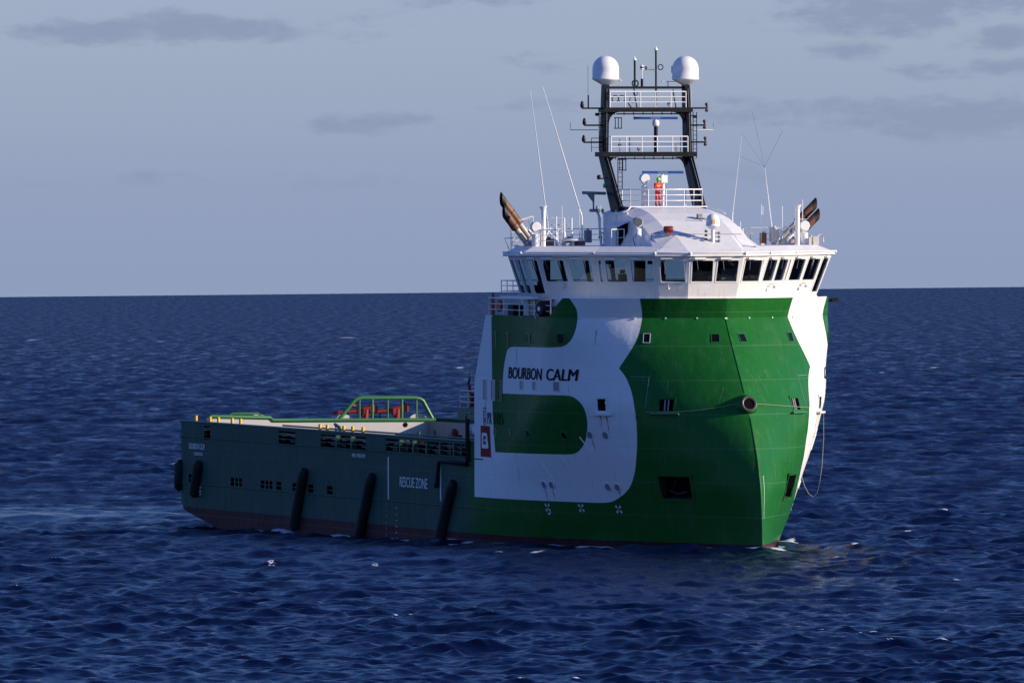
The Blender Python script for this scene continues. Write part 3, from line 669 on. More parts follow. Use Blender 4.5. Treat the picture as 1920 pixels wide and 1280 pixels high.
# ------------------------------------------------------------------ wheelhouse
Z0, Z1 = 16.15, 18.75
BP = [(25.6, -9.7), (28.03, -9.7), (30.76, -6.2), (33.76, -3.3), (34.5, -1.65), (34.5, 1.65), (33.76, 3.3), (30.76, 6.2), (28.03, 9.7), (25.6, 9.7)]
def offset(P, d):
    out_ = []
    for i in range(len(P)):
        p = Vector(P[i])
        def nrm(a, b): e = Vector(b) - Vector(a); return Vector((e.y, -e.x)).normalized()
        if i == 0: n = nrm(P[0], P[1]); out_.append(tuple(p + n * d)); continue
        if i == len(P) - 1: n = nrm(P[-2], P[-1]); out_.append(tuple(p + n * d)); continue
        n1, n2 = nrm(P[i - 1], P[i]), nrm(P[i], P[i + 1]); m_ = (n1 + n2); out_.append(tuple(p + m_ * (d / (m_.length_squared / 2))))
    return out_
# orientation: outward normal must point away from the centre
TP = offset(BP, .9)
if TP[4][0] < BP[4][0]: TP = offset(BP, -.9); SGN = -1
else: SGN = 1
WINS = {0: [(.08, .46, .08, .92), (.54, .92, .08, .92)], 1: [(.03, .19, .08, .92), (.24, .57, .38, .92), (.63, .95, .38, .92)], 2: [(.04, .09, .38, .92), (.15, .50, .38, .92), (.57, .95, .38, .92)],
        3: [(.1, .9, .38, .92)], 4: [(.05, .47, .38, .92), (.53, .95, .38, .92)], 5: [(.1, .9, .38, .92)], 6: [(.05, .43, .38, .92), (.5, .85, .38, .92), (.91, .96, .38, .92)],
        7: [(.05, .37, .38, .92), (.43, .76, .38, .92), (.81, .97, .08, .92)], 8: [(.08, .46, .08, .92), (.54, .92, .08, .92)]}
wall = MB(); winfo = []
def facet(A, B, A2, B2, wins, th=.14):
    A, B, A2, B2 = map(Vector, (A, B, A2, B2))
    def P(u, v): return (A * (1 - u) + B * u) * (1 - v) + (A2 * (1 - u) + B2 * u) * v
    nrm = ((B - A).cross(A2 - A)).normalized()
    if nrm.dot(A - Vector((26, 0, A.z))) < 0: nrm = -nrm
    us = sorted({0, 1, *[w_[0] for w_ in wins], *[w_[1] for w_ in wins]}); vs_ = sorted({0, 1, *[w_[2] for w_ in wins], *[w_[3] for w_ in wins]})
    for i in range(len(us) - 1):
        for j in range(len(vs_) - 1):
            um, vm = (us[i] + us[i + 1]) / 2, (vs_[j] + vs_[j + 1]) / 2
            if any(a < um < b and c_ < vm < d_ for a, b, c_, d_ in wins): continue
            q = [P(us[i], vs_[j]), P(us[i + 1], vs_[j]), P(us[i + 1], vs_[j + 1]), P(us[i], vs_[j + 1])]
            wall.add(q, [(0, 1, 2, 3)]); wall.add([p - nrm * th for p in q], [(3, 2, 1, 0)], 1)
    for w_ in wins:
        a, b, c_, d_ = w_; cs = [P(a, c_), P(b, c_), P(b, d_), P(a, d_)]
        for k_ in range(4): wall.add([cs[k_], cs[(k_ + 1) % 4], cs[(k_ + 1) % 4] - nrm * th, cs[k_] - nrm * th], [(0, 1, 2, 3)])
        cen = sum(cs, Vector()) / 4; tx = (cs[1] - cs[0]).normalized(); wd = (cs[1] - cs[0]).length; ht = (cs[3] - cs[0]).length
        # frame ring with rounded inner corners
        fr = MB(); K = []; n_c = 5; rr = min(.14, wd * .3)
        uvec = [(cs[1] - cs[0]), (cs[3] - cs[0])]
        def at(fu, fv, o_=0.): return cs[0] + uvec[0] * fu + (uvec[1]) * fv + nrm * o_
        inner = []; outer = []
        for (cu, cv, a0) in ((1, 1, 0), (0, 1, 90), (0, 0, 180), (1, 0, 270)):
            for k_ in range(n_c):
                an = rad(a0 + 90 * k_ / (n_c - 1)); iu = (cu if cu == 0 else 1); 
                ou = cu * wd + (-rr if cu else rr); ov = cv * ht + (-rr if cv else rr)
                x_, y_ = ou + rr * math.cos(an), ov + rr * math.sin(an); m_ = .02
                x_ = min(max(x_, m_), wd - m_); y_ = min(max(y_, m_), ht - m_); inner.append((x_ / wd, y_ / ht))
                ex = (x_ - wd / 2) * (1 + .14 / wd); ey = (y_ - ht / 2) * (1 + .14 / ht)
                ex = math.copysign(wd / 2 + .05, ex) if abs(ex) > wd / 2 - .02 or True and k_ in (0, n_c - 1) and abs(abs(ex) - wd / 2) < .2 else ex
                outer.append(((cu * wd + (.05 if cu else -.05)) / wd, (cv * ht + (.05 if cv else -.05)) / ht) if 0 < k_ < n_c - 1 else ((x_ / wd if (a0 in (90, 270)) == (k_ == 0) and False else (cu * wd + (.05 if cu else -.05)) / wd), (cv * ht + (.05 if cv else -.05)) / ht))
        n_ = len(inner); vs2 = [at(*p, .03) for p in inner] + [at(*p, .03) for p in outer] + [at(*p, -.08) for p in inner] + [at(*p, -.0) for p in outer]
        fs = []
        for k_ in range(n_):
            k2 = (k_ + 1) % n_; fs += [(k_, k2, k2 + n_, k_ + n_), (k_, k2, k2 + 2 * n_, k_ + 2 * n_), (k_ + n_, k2 + n_, k2 + 3 * n_, k_ + 3 * n_)]
        fr.add(vs2, fs); winfo.append((fr, [at(0, 0, -.06), at(1, 0, -.06), at(1, 1, -.06), at(0, 1, -.06)], nrm, wd))
for i in range(9):
    facet((*BP[i], Z0), (*BP[i + 1], Z0), (*TP[i], Z1), (*TP[i + 1], Z1), WINS[i])
# aft wall with windows
yb = np.linspace(-9.7, 9.7, 13)
for i in range(12):
    facet((25.6, yb[i], Z0), (25.6, yb[i + 1], Z0), (25.6, yb[i] * (10.6 / 9.7), Z1), (25.6, yb[i + 1] * (10.6 / 9.7), Z1), [(.06, .94, .27, .95)] if i <= 6 else [])
WH = wall.build('wheelhouse_wall', [WHITE, INTER], SHIP, fixn=False)
for fr, pane, nrm, wd in winfo:
    o = fr.build('wheelhouse_window', WHITEC, SHIP)
    flip = (pane[1] - pane[0]).cross(pane[2] - pane[1]).dot(nrm) < 0; MB().add(pane, [(3, 2, 1, 0) if flip else (0, 1, 2, 3)]).build('pane', GLASS, o, fixn=False)
# slab under the wheelhouse, wing floor
fl_ = MB(); fl_.prism([(x, y, Z0 - .12) for x, y in offset(BP, SGN * .06)] , (0, 0, .12)); fl_.build('wheelhouse_floor', WHITE, SHIP)
fl_ = MB(); fl_.prism([(x, y, Z0 + .02) for x, y in offset(BP, SGN * -.2)], (0, 0, .03)); fl_.prism([(x, y, Z1 - .05) for x, y in offset(BP, SGN * .6)], (0, 0, .04)); fl_.build('wheelhouse_lining', INTER, SHIP)
MB().box(20.8, 25.6, -9.4, 9.4, Z0 - .12, Z0).build('wing_aft_deck', WHITE, SHIP)
# interior
for (x0, x1, y0, y1, h) in ((32.2, 33.3, -2.6, -.4, 1.0), (32.2, 33.3, .4, 2.6, 1.0), (29.0, 30.2, -5.8, -4.3, .95), (26.4, 27.4, -8.9, -7.7, 1.0), (26.4, 27.4, 7.7, 8.9, 1.0), (29.0, 30.2, 4.2, 5.9, 1.05)):
    q = MB(); q.box(x0, x1, y0, y1, Z0 + .05, Z0 + h); q.box(x0 + .1, x1 - .4, y0 + .1, y1 - .1, Z0 + h, Z0 + h + .1); q.build('bridge_console', INTER, SHIP)
def hchair(x, y):
    q = MB(); q.tube([(x, y, Z0), (x, y, Z0 + .6)], .07, 8); q.box(x - .3, x + .3, y - .3, y + .3, Z0 + .6, Z0 + .75); q.box(x - .38, x - .25, y - .28, y + .28, Z0 + .75, Z0 + 1.45); q.box(x - .36, x - .27, y - .16, y + .16, Z0 + 1.47, Z0 + 1.72)
    q.build('helm_chair', INTER, SHIP)
for x, y in ((31.0, -2.0), (31.0, .9), (28.0, 5.0), (27.4, -3.3)): hchair(x, y)
q = MB(); q.box(26.0, 26.5, -2.1, -1.5, Z0, Z1); q.box(26.2, 26.4, 2.0, 9.0, Z0, Z1 - .05); q.box(26.2, 26.7, -8.4, -8.1, Z0, Z1); q.build('interior_casing', INTER, SHIP)
for y in (-5.4, -2.6, 2.2, 3.4): MB().box(32 - abs(y) * .5, 32.5 - abs(y) * .5, y - .35, y + .35, Z1 - .5, Z1 - .08).build('overhead_panel', INTER, SHIP)
MB().box(31.2, 31.24, 1.9, 3.1, Z0 + .9, Z0 + 1.8).box(26.45, 26.49, 2.3, 8.5, Z0 + .2, Z0 + 1.3).build('interior_panel', INTL, SHIP)

# roof: lip, apron, deck
LIP = offset(BP, SGN * 1.12); LIP2 = offset(BP, SGN * .98); INN = offset(BP, SGN * .05)
ro = MB(); n_ = len(BP); XA = 25.25
def ext(P): return [(XA, P[0][1])] + P[1:-1] + [(XA, P[-1][1])]
LIP, LIP2, INN = ext(LIP), ext(LIP2), ext(INN)
zin = [19.4] * n_
ro.add([(x, y, 18.76) for x, y in LIP2] + [(x, y, 18.80) for x, y in LIP] + [(x, y, 18.94) for x, y in LIP] + [(x, y, 19.4) for x, y in INN],
       [(r * n_ + i, r * n_ + i + 1, (r + 1) * n_ + i + 1, (r + 1) * n_ + i) for r in range(3) for i in range(n_ - 1)])
ro.add([(x, y, 18.76) for x, y in LIP2], [tuple(range(n_))]); ro.add([(x, y, 19.4) for x, y in INN], [tuple(range(n_))])
ro.add([(XA, LIP[0][1], 18.76), (XA, LIP[-1][1], 18.76), (XA, LIP[-1][1], 18.94), (XA, INN[-1][1], 19.4), (XA, INN[0][1], 19.4), (XA, LIP[0][1], 18.94)], [(0, 1, 2, 3, 4, 5)])
# central hood rising from the front facets to the turtleback
hx = 33.1
lipf = [LIP[3], LIP[4], LIP[5], LIP[6]]; hb = [(31.6, -3.25), (33.0, -1.9), (33.0, 1.9), (31.6, 3.25)]
for i in range(3):
    a, b = lipf[i], lipf[i + 1]; c_, d_ = hb[i + 1], hb[i]
    ro.add([(a[0] - .12, a[1] * .98, 18.98), (b[0] - .12, b[1] * .98, 18.98), (c_[0], c_[1], 20.12), (d_[0], d_[1], 20.12)], [(0, 1, 2, 3)])
for s_ in (-1, 1):
    a = (lipf[0][0] - .12, s_ * 4.0, 18.98)
    a = (LIP[3][0] - .12, s_ * abs(LIP[3][1]) * .98, 18.98)
    ro.add([a, (31.6, s_ * 3.25, 20.12), (30.6, s_ * 3.25, 20.12), (30.6, s_ * 3.25, 19.35)], [(0, 1, 2, 3)])
ro.add([(x, y, 20.12) for x, y in hb] + [(30.5, 3.25, 20.12), (30.5, -3.25, 20.12)], [(0, 1, 2, 3, 4, 5)])
ro.box(23.0, 25.3, -9.2, 9.2, 19.2, 19.395)
ROOF = ro.build('wheelhouse_roof', WHITE, SHIP)
pz = MB(); pz.tube([(x, y, 19.02) for x, y in offset([p for p in LIP], 0)], .045, 8); pz.build('roof_edge_pipe', WHITEC, SHIP)
for i, (x, y) in enumerate(LIP[1:-1]):
    MB().lathe([(.02, -.11), (.1, -.05), (.11, 0), (.1, .05), (.02, .11)], (x, y, 18.98), (0, 0, 1), 12).build('edge_fitting', WHITEC, SHIP)
# window washer housings and wipers on the heads
for i in range(1, 8):
    A = Vector((*TP[i], Z1 - .12)); B = Vector((*TP[i + 1], Z1 - .12)); d_ = (B - A).normalized(); n2 = Vector((d_.y, -d_.x, 0)) * (SGN)
    Lh_ = (B - A).length
    for w_ in WINS[i]:
        if w_[1] - w_[0] < .1: continue
        uL = w_[0] if i >= 5 or i == 4 else w_[0]
        p = A + d_ * (Lh_ * w_[0] + .1); q_ = MB(); q_.tube([p + n2 * .1, p + n2 * .1 + d_ * min(.75, Lh_ * (w_[1] - w_[0]) * .6)], .08, 8); o = q_.build('wiper_motor_housing', WHITEC, SHIP)
        w2 = MB(); e = p + n2 * .12 + d_ * .15; dn = (Vector((*BP[i], Z0)) - Vector((*TP[i], Z1))).normalized(); w2.tube([e, e + dn * .75 + d_ * .12 + n2 * .02], .015, 5); w2.build('wiper', GREYP, o)
# swan-neck lamps below the windows
for i, fr_ in ((1, .6), (3, .5), (5, .5), (7, .5)):
    pass
def swan(x, y, nx, ny):
    n = Vector((nx, ny, 0)).normalized(); p = Vector((x, y, 16.75)); q = MB()
    q.tube([p, p + n * .12 + Vector((0, 0, .2)), p + n * .3 + Vector((0, 0, .25)), p + n * .42 + Vector((0, 0, .12))], .025, 6); q.lathe([(.03, .15), (.12, .08), (.13, 0)], p + n * .42 + Vector((0, 0, -.05)), (0, 0, 1), 12); q.build('swan_neck_lamp', LGREY, SHIP)
swan(29.6, -8.05, .75, -.65); swan(34.35, -2.9, .9, -.4); swan(32.9, 4.5, .7, .7); swan(29.7, 7.95, .75, .65)

# turtleback with monkey island on top
prof = [(23.4, 21.85), (26.5, 21.85), (27.8, 21.75), (29.1, 21.5), (30.5, 21.07), (32.0, 20.45), (33.2, 19.95), (34.2, 19.45)]
fine = []
for i in range(len(prof) - 1):
    for t in np.linspace(0, 1, 5)[:-1]: fine.append((prof[i][0] + (prof[i + 1][0] - prof[i][0]) * t, prof[i][1] + (prof[i + 1][1] - prof[i][1]) * t))
fine.append(prof[-1])
tb = MB(); secs = []
for (x, z) in fine:
    ch = .34; secs.append([(x, -3.25, 19.35), (x, -3.25, max(19.36, z - ch)), (x, -2.2, z), (x, 2.2, z), (x, 3.25, max(19.36, z - ch)), (x, 3.25, 19.35)])
vs = [p for s_ in secs for p in s_]; fs = [(i * 6 + j, i * 6 + j + 1, (i + 1) * 6 + j + 1, (i + 1) * 6 + j) for i in range(len(secs) - 1) for j in range(5)]
tb.add(vs, fs); tb.add(secs[0], [(0, 1, 2, 3, 4, 5)])
TB = tb.build('turtleback', WHITE, SHIP, 'curved white turtleback under the mast')
MB().box(23.2, 26.7, -2.7, 2.7, 21.86, 21.93).build('monkey_island_deck', WHITEC, SHIP)
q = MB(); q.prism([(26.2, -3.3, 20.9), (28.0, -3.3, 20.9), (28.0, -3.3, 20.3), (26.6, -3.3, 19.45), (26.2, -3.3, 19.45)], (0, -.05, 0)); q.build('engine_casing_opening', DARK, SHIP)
q = MB(); q.prism([(26.0, -3.3, 20.95), (28.3, -3.3, 20.95), (28.3, -4.1, 20.6), (26.0, -4.1, 20.6)], (0, 0, .05)); q.build('opening_canopy', WHITE, SHIP)
q = MB(); q.tube([(23.4, -3.3, 21.5), (26.5, -3.4, 21.45), (28.2, -3.35, 21.5)], .06, 8); q.tube([(23.3, -3.35, 19.4), (23.3, -3.5, 21.3), (23.1, -3.6, 21.7), (23.0, -3.5, 21.9)], .09, 8); q.build('casing_pipe', WHITE, SHIP)
q = MB(); q.tube([(26.75, -2.6, 21.9), (27.2, -3.0, 21.65), (26.6, -3.5, 21.4)], .05, 6); q.tube([(27.0, 2.6, 21.9), (28.2, 3.1, 21.65), (28.6, 3.2, 21.45)], .04, 6); q.build('grab_rail', WHITEC, SHIP)
q = MB(); q.tube([(23.7, -3.36, 20.2), (24.0, -3.7, 20.25), (24.1, -3.7, 20.0)], .04, 6); q.lathe([(.05, 0), (.14, -.1), (.14, -.2)], (24.1, -3.7, 20.05)); q.build('casing_lamp', GREY, SHIP)
# door gaskets, lamps, cables on the front slope
q = MB(); q.box(30.2, 30.5, .6, .9, 21.15, 21.45); q.tube([(30.4, .75, 21.15), (30.9, 1.1, 21.1), (31, .4, 21.3)], .04, 6); q.build('slope_camera', GREY, SHIP)
q = MB(); q.tube([(33.0 + .02, y, 20.17 - abs(y) * .0) for y in np.linspace(-2.6, 2.6, 8)], .02, 5); q.build('jackstay', GREY, SHIP)

def railing(pts, h=1.0, nr=3, sp=1.1, r=.028, m=WHITEC, name='railing', closed=False):
    q = MB(); pts = [Vector(p) for p in pts]
    for k_ in range(nr):
        z = h * (k_ + 1) / nr; q.tube([p + Vector((0, 0, z)) for p in pts], r * (1.25 if k_ == nr - 1 else .85), 6)
    for a, b in zip(pts[:-1], pts[1:]):
        n_ = max(1, round((b - a).length / sp))
        for i in range(n_ + 1): p = a.lerp(b, i / n_); q.tube([p, p + Vector((0, 0, h))], r * 1.1, 6)
    return q.build(name, m, SHIP)
railing([(23.4, -2.5, 21.93), (26.4, -2.5, 21.93), (26.4, 2.45, 21.93), (23.4, 2.45, 21.93)], 1.08, 3, 1.2, .035)
railing([(26.3, -9.2, 19.4), (27.4, -9.0, 19.4), (28.4, -8.2, 19.4)], 1.05, 3, 1.2)
railing([(24.0, -8.2, 19.4), (24.6, -3.5, 19.4)], 1.08, 3, 1.5, .03)
railing([(29.6, -5.0, 19.4), (28.2, -3.6, 19.4)], 1.08, 2, 1.0, .03)
railing([(25.3, 6.2, 19.4), (26.6, 8.9, 19.4)], 1.1, 3, .95, .035)
railing([(25.3, 6.2, 19.4), (24.0, 6.2, 19.4)], 1.1, 3, 1.3, .035)
railing([(24.0, -9.8, 19.0), (24.0, -8.3, 19.4)], 1.9, 3, 1.3, .03)
railing([(20.9, -9.35, Z0), (24.2, -9.35, Z0)], 1.0, 3, 1.1); railing([(20.9, -9.35, Z0), (20.9, 9.35, Z0)], 1.0, 3, 1.6); railing([(20.9, 9.35, Z0), (24.2, 9.35, Z0)], 1.0, 3, 1.1)
for side in (-1, 1):
    railing([(18.6, side * 9.4, 14.9), (30.0, side * 9.3, 14.9)], 1.1, 3, 2.6, .035)
railing([(18.6, -9.4, 14.9), (18.6, 9.4, 14.9)], 1.1, 3, 2.0)
# house under the wings
hs = MB(); hs.box(20.6, 30.0, -7.9, 7.9, 14.9, 16.05); hs.prism([(30, -7.9, 14.9), (33.5, -4, 14.9), (34.2, 0, 14.9), (33.5, 4, 14.9), (30, 7.9, 14.9)], (0, 0, 1.15)); hs.build('forecastle_house', WHITE, SHIP)
q = MB(); q.box(29.0, 30.6, -8.7, -7.95, 14.9, 16.02); q.build('side_house_panel', WHITE, SHIP)
q = MB(); q.lathe([(.48, 0), (.5, .6), (.42, .75)], (28.6, -8.9, 15.42), (.2, -1, 0), 24); o = q.build('stowed_hose_drum', RUBBER, SHIP); MB().lathe([(.16, .76), (.15, .79)], (28.6, -8.9, 15.42), (.2, -1, 0), 16).build('drum_hub', WHITEC, o)
MB().box(29.3, 29.8, -9.2, -8.8, 14.9, 15.55).tube([(29.3, -9.2, 15.5), (29.6, -9.2, 15.85), (29.8, -9.2, 15.5)], .04, 6).build('deck_locker', RUBBER, SHIP)
MB().box(22.0, 23.0, -9.3, -8.6, 14.9, 15.65).build('loudhailer_box', RUBBER, SHIP)
q = MB(); q.lathe([(.38, 0), (.38, .16), (.2, .16)], (20.2, -9.15, 15.5), (.1, -1, 0), 22); o = q.build('lifebuoy', ORANGE, SHIP)
q = MB(); q.tube([(18.9, -9.2, 14.9), (18.9, -9.2, 15.8)], .14, 8); q.tube([(18.9, -9.2, 15.8), (18.9, -9.2, 16.35)], .09, 8); q.build('rescue_light', ORANGE, SHIP)
for x, y in ((24.0, -8.6), (26.0, -8.9)): MB().tube([(x, y, 14.9), (x, y, 16.1)], .1, 8).build('wing_support', WHITE, SHIP)
for x in (25.0, 28.5): MB().box(x, x + .5, -9.5, -9.1, Z0 + .0, Z0 + .18).build('wing_fitting', LGREY, SHIP)

# aft platform with liferafts and rail, starboard quarter of the house
MB().box(11.2, 16.4, -8.9, -4.5, 7.95, 8.75).build('aft_platform', DGREEN, SHIP)
railing([(11.4, -8.8, 8.75), (16.2, -8.8, 8.75)], 1.1, 3, 1.6); railing([(11.4, -8.8, 8.75), (11.4, -4.6, 8.75)], 1.1, 3, 1.3)
q = MB(); q.tube([(11.9, -8.3, 8.75), (11.9, -8.3, 10.2)], .12, 8); q.tube([(11.9, -8.3, 9.9), (11.6, -8.3, 10.3), (11.9, -8.3, 10.6)], .09, 8); q.tube([(11.9, -8.3, 10.2), (11.9, -8.3, 11.2)], .025, 6); q.box(11.95, 12.6, -8.5, -8.1, 8.8, 9.7); q.build('fire_monitor', RED, SHIP)
q = MB(); q.box(13.2, 14.3, -8.0, -7.2, 8.75, 9.8); q.lathe([(.3, 0), (.3, .9)], (15.4, -7.6, 8.75)); q.build('deck_locker', GREY, SHIP)
for z in (5.95, 7.35):
    q = MB(); pr = [(.02, 0), (.38, .05)]
    for k_ in range(5): pr += [(.44, .12 + k_ * .28), (.44, .26 + k_ * .28), (.40, .29 + k_ * .28)]
    pr += [(.38, 1.55), (.02, 1.6)]
    q.lathe(pr, (15.0, -9.1, z - .35 + .35), (1, 0, 0), 20); q.build('liferaft_canister', WHITEC, SHIP)
q = MB(); q.tube([(16.2, -9.62, 5.2), (14.9, -9.62, 5.2), (14.9, -9.62, 8.3), (15.1, -9.62, 8.45), (16.0, -9.62, 8.45)], .06, 8); q.tube([(16.2, -9.4, 7.0), (14.9, -9.4, 7.0)], .05, 6); q.build('liferaft_cradle', DGREEN, SHIP)
q = MB(); q.tube([(15.5, -9.75, 8.1), (15.5, -9.75, 5.35), (15.3, -9.75, 5.15), (10.2, -9.75, 5.25), (9.9, -9.75, 5.1), (9.6, -9.75, 3.9), (9.3, -9.75, 3.5)], .15, 8); q.build('bunker_hose', RUBBER, SHIP)
q = MB()
for x in np.linspace(10, 14.4, 7): q.tube([(x, -9.0, 5.5), (x, -9.0, 6.4)], .05, 6)
q.build('manifold_pipes', GREY, SHIP)

# ------------------------------------------------------------------ mast
ML = MB()
def leg(side, x0, z0, w0, x1, z1, w1, y0, y1, wy=.19):
    a = [(x0 - w0, side * y0 - wy, z0), (x0 + w0, side * y0 - wy, z0), (x0 + w0, side * y0 + wy, z0), (x0 - w0, side * y0 + wy, z0)]
    b = [(x1 - w1, side * y1 - wy, z1), (x1 + w1, side * y1 - wy, z1), (x1 + w1, side * y1 + wy, z1), (x1 - w1, side * y1 + wy, z1)]
    return MB().hexa(a, b)
for side in (-1, 1):
    leg(side, 25.0, 21.6, .75, 22.6, 25.2, .5, 2.85, 2.9).build('mast_lower_leg', BLACK, SHIP)
    leg(side, 22.6, 25.2, .42, 22.6, 29.75, .3, 2.9, 2.78, .17).build('mast_upper_leg', BLACK, SHIP)
    q = MB()
    for (zt, yy_, x) in ((25.1, 2.72, 22.65), (28.0, 2.65, 22.6)):
        pts = [(x + .3, side * yy_, zt), (x + .3, side * (yy_ - .75), zt)] + [(x + .3, side * (yy_ - .75 * (1 - math.sin(a))), zt - .75 * (1 - math.cos(a))) for a in np.linspace(.05, 1.5, 7)]
        q.prism(pts, (-.5, 0, 0))
    q.build('mast_gusset', BLACK, SHIP)
for z, hw, x0, x1 in ((25.12, 3.25, 21.9, 23.4), (28.0, 3.05, 22.0, 23.2)):
    q = MB(); q.box(x0, x1, -hw, hw, z, z + .3); q.tube([(x1 - .1, -2.2, z - .12), (x1 - .1, 2.2, z - .12)], .05, 6); q.build('mast_platform', BLACK, SHIP)
MB().box(22.45, 22.75, -2.7, 2.7, 29.5, 29.66).build('mast_top_beam', BLACK, SHIP)
railing([(23.3, -2.65, 25.42), (23.3, 2.65, 25.42)], 1.0, 3, 1.1, .035); railing([(22.0, -2.65, 25.42), (22.0, 2.65, 25.42)], 1.0, 2, 1.7, .025, GREY)
railing([(23.1, -2.65, 28.3), (23.1, 2.6, 28.3)], 1.02, 3, 1.05, .035)
railing([(22.2, -3.6, 25.42), (22.2, -2.9, 25.42)], .9, 3, .7, .02, BLACK)
# radomes
def radome(x, y, z, r, h, name='satellite_radome'):
    q = MB(); pr = [(.13, -.02), (.2, .0), (r * .92, .32 * r / .8), (r * 1.03, .38 * r / .8), (r * 1.03, .43 * r / .8), (r, .44 * r / .8)]
    hc = h - r; pr += [(r, hc)] + [(r * math.cos(a), hc + r * math.sin(a)) for a in np.linspace(.1, math.pi / 2 - .02, 12)]
    q.lathe(pr, (x, y, z), (0, 0, 1), 36); return q.build(name, WHITEC, SHIP)
for side in (-1, 1): radome(22.6, side * 2.76, 29.72, .86, 1.92)
o = MB().fbox((Vector((22.6 - .45, 2.76 - .75, 30.75)), Vector((-.86, .51, 0)).normalized(), Vector((0, 0, 1)), Vector((-.51, -.86, 0)).normalized()), -.12, .12, -.22, .22, -.02, .03).build('radome_plate', GREYP, SHIP)
# masthead poles
def pole(x, y, z0, z1, r, m=BLACK, tip=None, name='antenna_pole'):
    q = MB(); q.tube([(x, y, z0), (x, y, z1)], r, 8); o = q.build(name, m, SHIP)
    if tip == 'cone': MB().lathe([(.14, 0), (.12, .05), (.03, .2), (.01, .3)], (x, y, z1), (0, 0, 1), 12).build('antenna_tip', WHITEC, o)
    return o
pole(22.6, -.75, 29.6, 31.35, .07, tip='cone'); pole(22.6, .72, 28.4, 32.0, .065, tip='cone')
pole(22.6, .68, 31.9, 32.1, .03)
q = MB(); q.tube([(22.6, -.25, 29.6), (22.6, -.25, 30.15)], .09, 8, 0); q.tube([(22.6, -.25, 30.15), (22.6, -.25, 30.75)], .035, 8, 1); q.lathe([(.1, 0), (.12, .25), (.05, .3)], (22.6, -.25, 30.75), mi=1); q.lathe([(.13, 0), (.13, .08)], (22.6, -.25, 30.85), mi=0); q.build('masthead_lamp', [BLACK, WHITEC], SHIP)
q = MB(); q.tube([(22.6, .7, 30.75), (22.6, .1, 30.75)], .05, 6); q.lathe([(.09, 0), (.12, .15), (.12, .25)], (22.6, .08, 30.7)); q.build('wind_sensor', GREY, SHIP)
def ringp(x, y, z, R_, r, m=RUBBER): MB().tube([(x, y + R_ * math.cos(a), z + R_ * math.sin(a)) for a in np.linspace(0, 2 * math.pi, 21)[:-1]], r, 6, closed=True).build('coiled_cable', m, SHIP)
ringp(22.7, 1.0, 30.9, .17, .035); ringp(22.7, -.75, 29.85, .2, .055); ringp(23.0, -2.25, 28.85, .22, .035); ringp(23.0, -1.8, 28.85, .22, .035); ringp(23.0, -1.05, 28.8, .2, .03); ringp(23.0, -.85, 29.2, .14, .025)
q = MB(); q.tube([(22.6, -1.75, 29.6), (22.6, -1.75, 30.0)], .025, 6); q.lathe([(.1, 0), (.02, .15)], (22.6, -1.75, 30.0)); q.tube([(22.6, -1.75, 29.85), (22.6, -2.05, 29.85)], .02, 5); q.build('small_antenna', LGREY, SHIP)
q = MB(); q.tube([(22.6, 1.55, 29.6), (22.6, 1.55, 29.95)], .03, 6); q.box(22.5, 22.7, 1.1, 2.1, 29.95, 30.0); q.build('wind_vane', LGREY, SHIP)
for x, y, a, b in ((23.0, -.95, 28.3, 29.5), (23.0, -1.35, 28.3, 28.6), (23.0, 1.75, 28.3, 29.45)):
    MB().tube([(x, y, b), (x, y + .08, (a + b) / 2), (x, y + .2, a)], .045, 6).build('mast_cable', BLACK, SHIP)
for side in (-1, 1):
    for k_, yo in enumerate((-.12, 0, .1)):
        q = MB(); q.tube([(25.75, side * 2.85 + yo, 21.9), (23.12, side * 2.9 + yo, 25.2), (23.06, side * 2.85 + yo, 28.0), (22.95, side * 2.8 + yo, 29.5)], .022, 5); q.build('cable_conduit', GREY if k_ == 1 else BLACK, SHIP)
for z, x1 in ((25.05, 23.3), (27.93, 23.1)):
    for y in np.linspace(-2.3, 2.3, 8): MB().box(x1 - .14, x1 - .06, y - .02, y + .02, z - .12, z + .06).build('cable_hanger', BLACK, SHIP)
for y, z, h_ in ((-1.9, 25.42, .85), (2.0, 25.42, .45), (-.6, 25.42, .3), (1.5, 28.3, .35)):
    q = MB(); q.tube([(22.9, y, z), (22.9, y, z + h_)], .03, 6); q.box(22.82, 22.98, y - .09, y + .09, z + h_ * .4, z + h_ * .4 + .2); q.build('junction_box', GREY, SHIP)
for y in np.linspace(-8.8, 8.8, 9):
    MB().box(26.3, 26.5, y - .1, y + .1, 19.395, 19.395 + random.uniform(.1, .3)).tube([(26.4, y, 19.45), (26.4, y + random.uniform(-.3, .3), 19.45)], .03, 5).build('deck_fitting', LGREY if random.random() < .6 else GREY, SHIP)
# side arms with lamps and horns
for side in (-1, 1):
    for z, L_ in ((28.35, 4.35), (27.25, 4.2), (26.15, 4.25)):
        q = MB(); q.tube([(22.5, side * 2.9, z - .1), (22.5, side * L_, z - .1)], .06, 6); o = q.build('lamp_arm', BLACK, SHIP)
        if side < 0: MB().lathe([(.1, -.08), (.13, .1), (.09, .28), (.03, .38)], (22.5, side * L_, z), (0, 0, 1), 12).build('signal_lamp', BLACK, o)
        else: MB().lathe([(.06, -.3), (.12, -.22), (.05, -.05), (.05, .05), (.13, .22), (.06, .3)], (22.5, side * (L_ - .08), z - .05), (0, 0, 1), 12).build('signal_lamp', mat('lamp_dark_red', (.07, .02, .018), .4), o)
    q = MB(); q.tube([(21.95, side * 2.9, 26.85), (21.95, side * 4.95, 26.85), (21.95, side * 4.97, 27.25)], .03, 6); q.tube([(21.95, side * 4.97, 27.2), (21.95, side * 4.97, 27.45)], .012, 5); q.build('dipole_antenna', LGREY, SHIP)
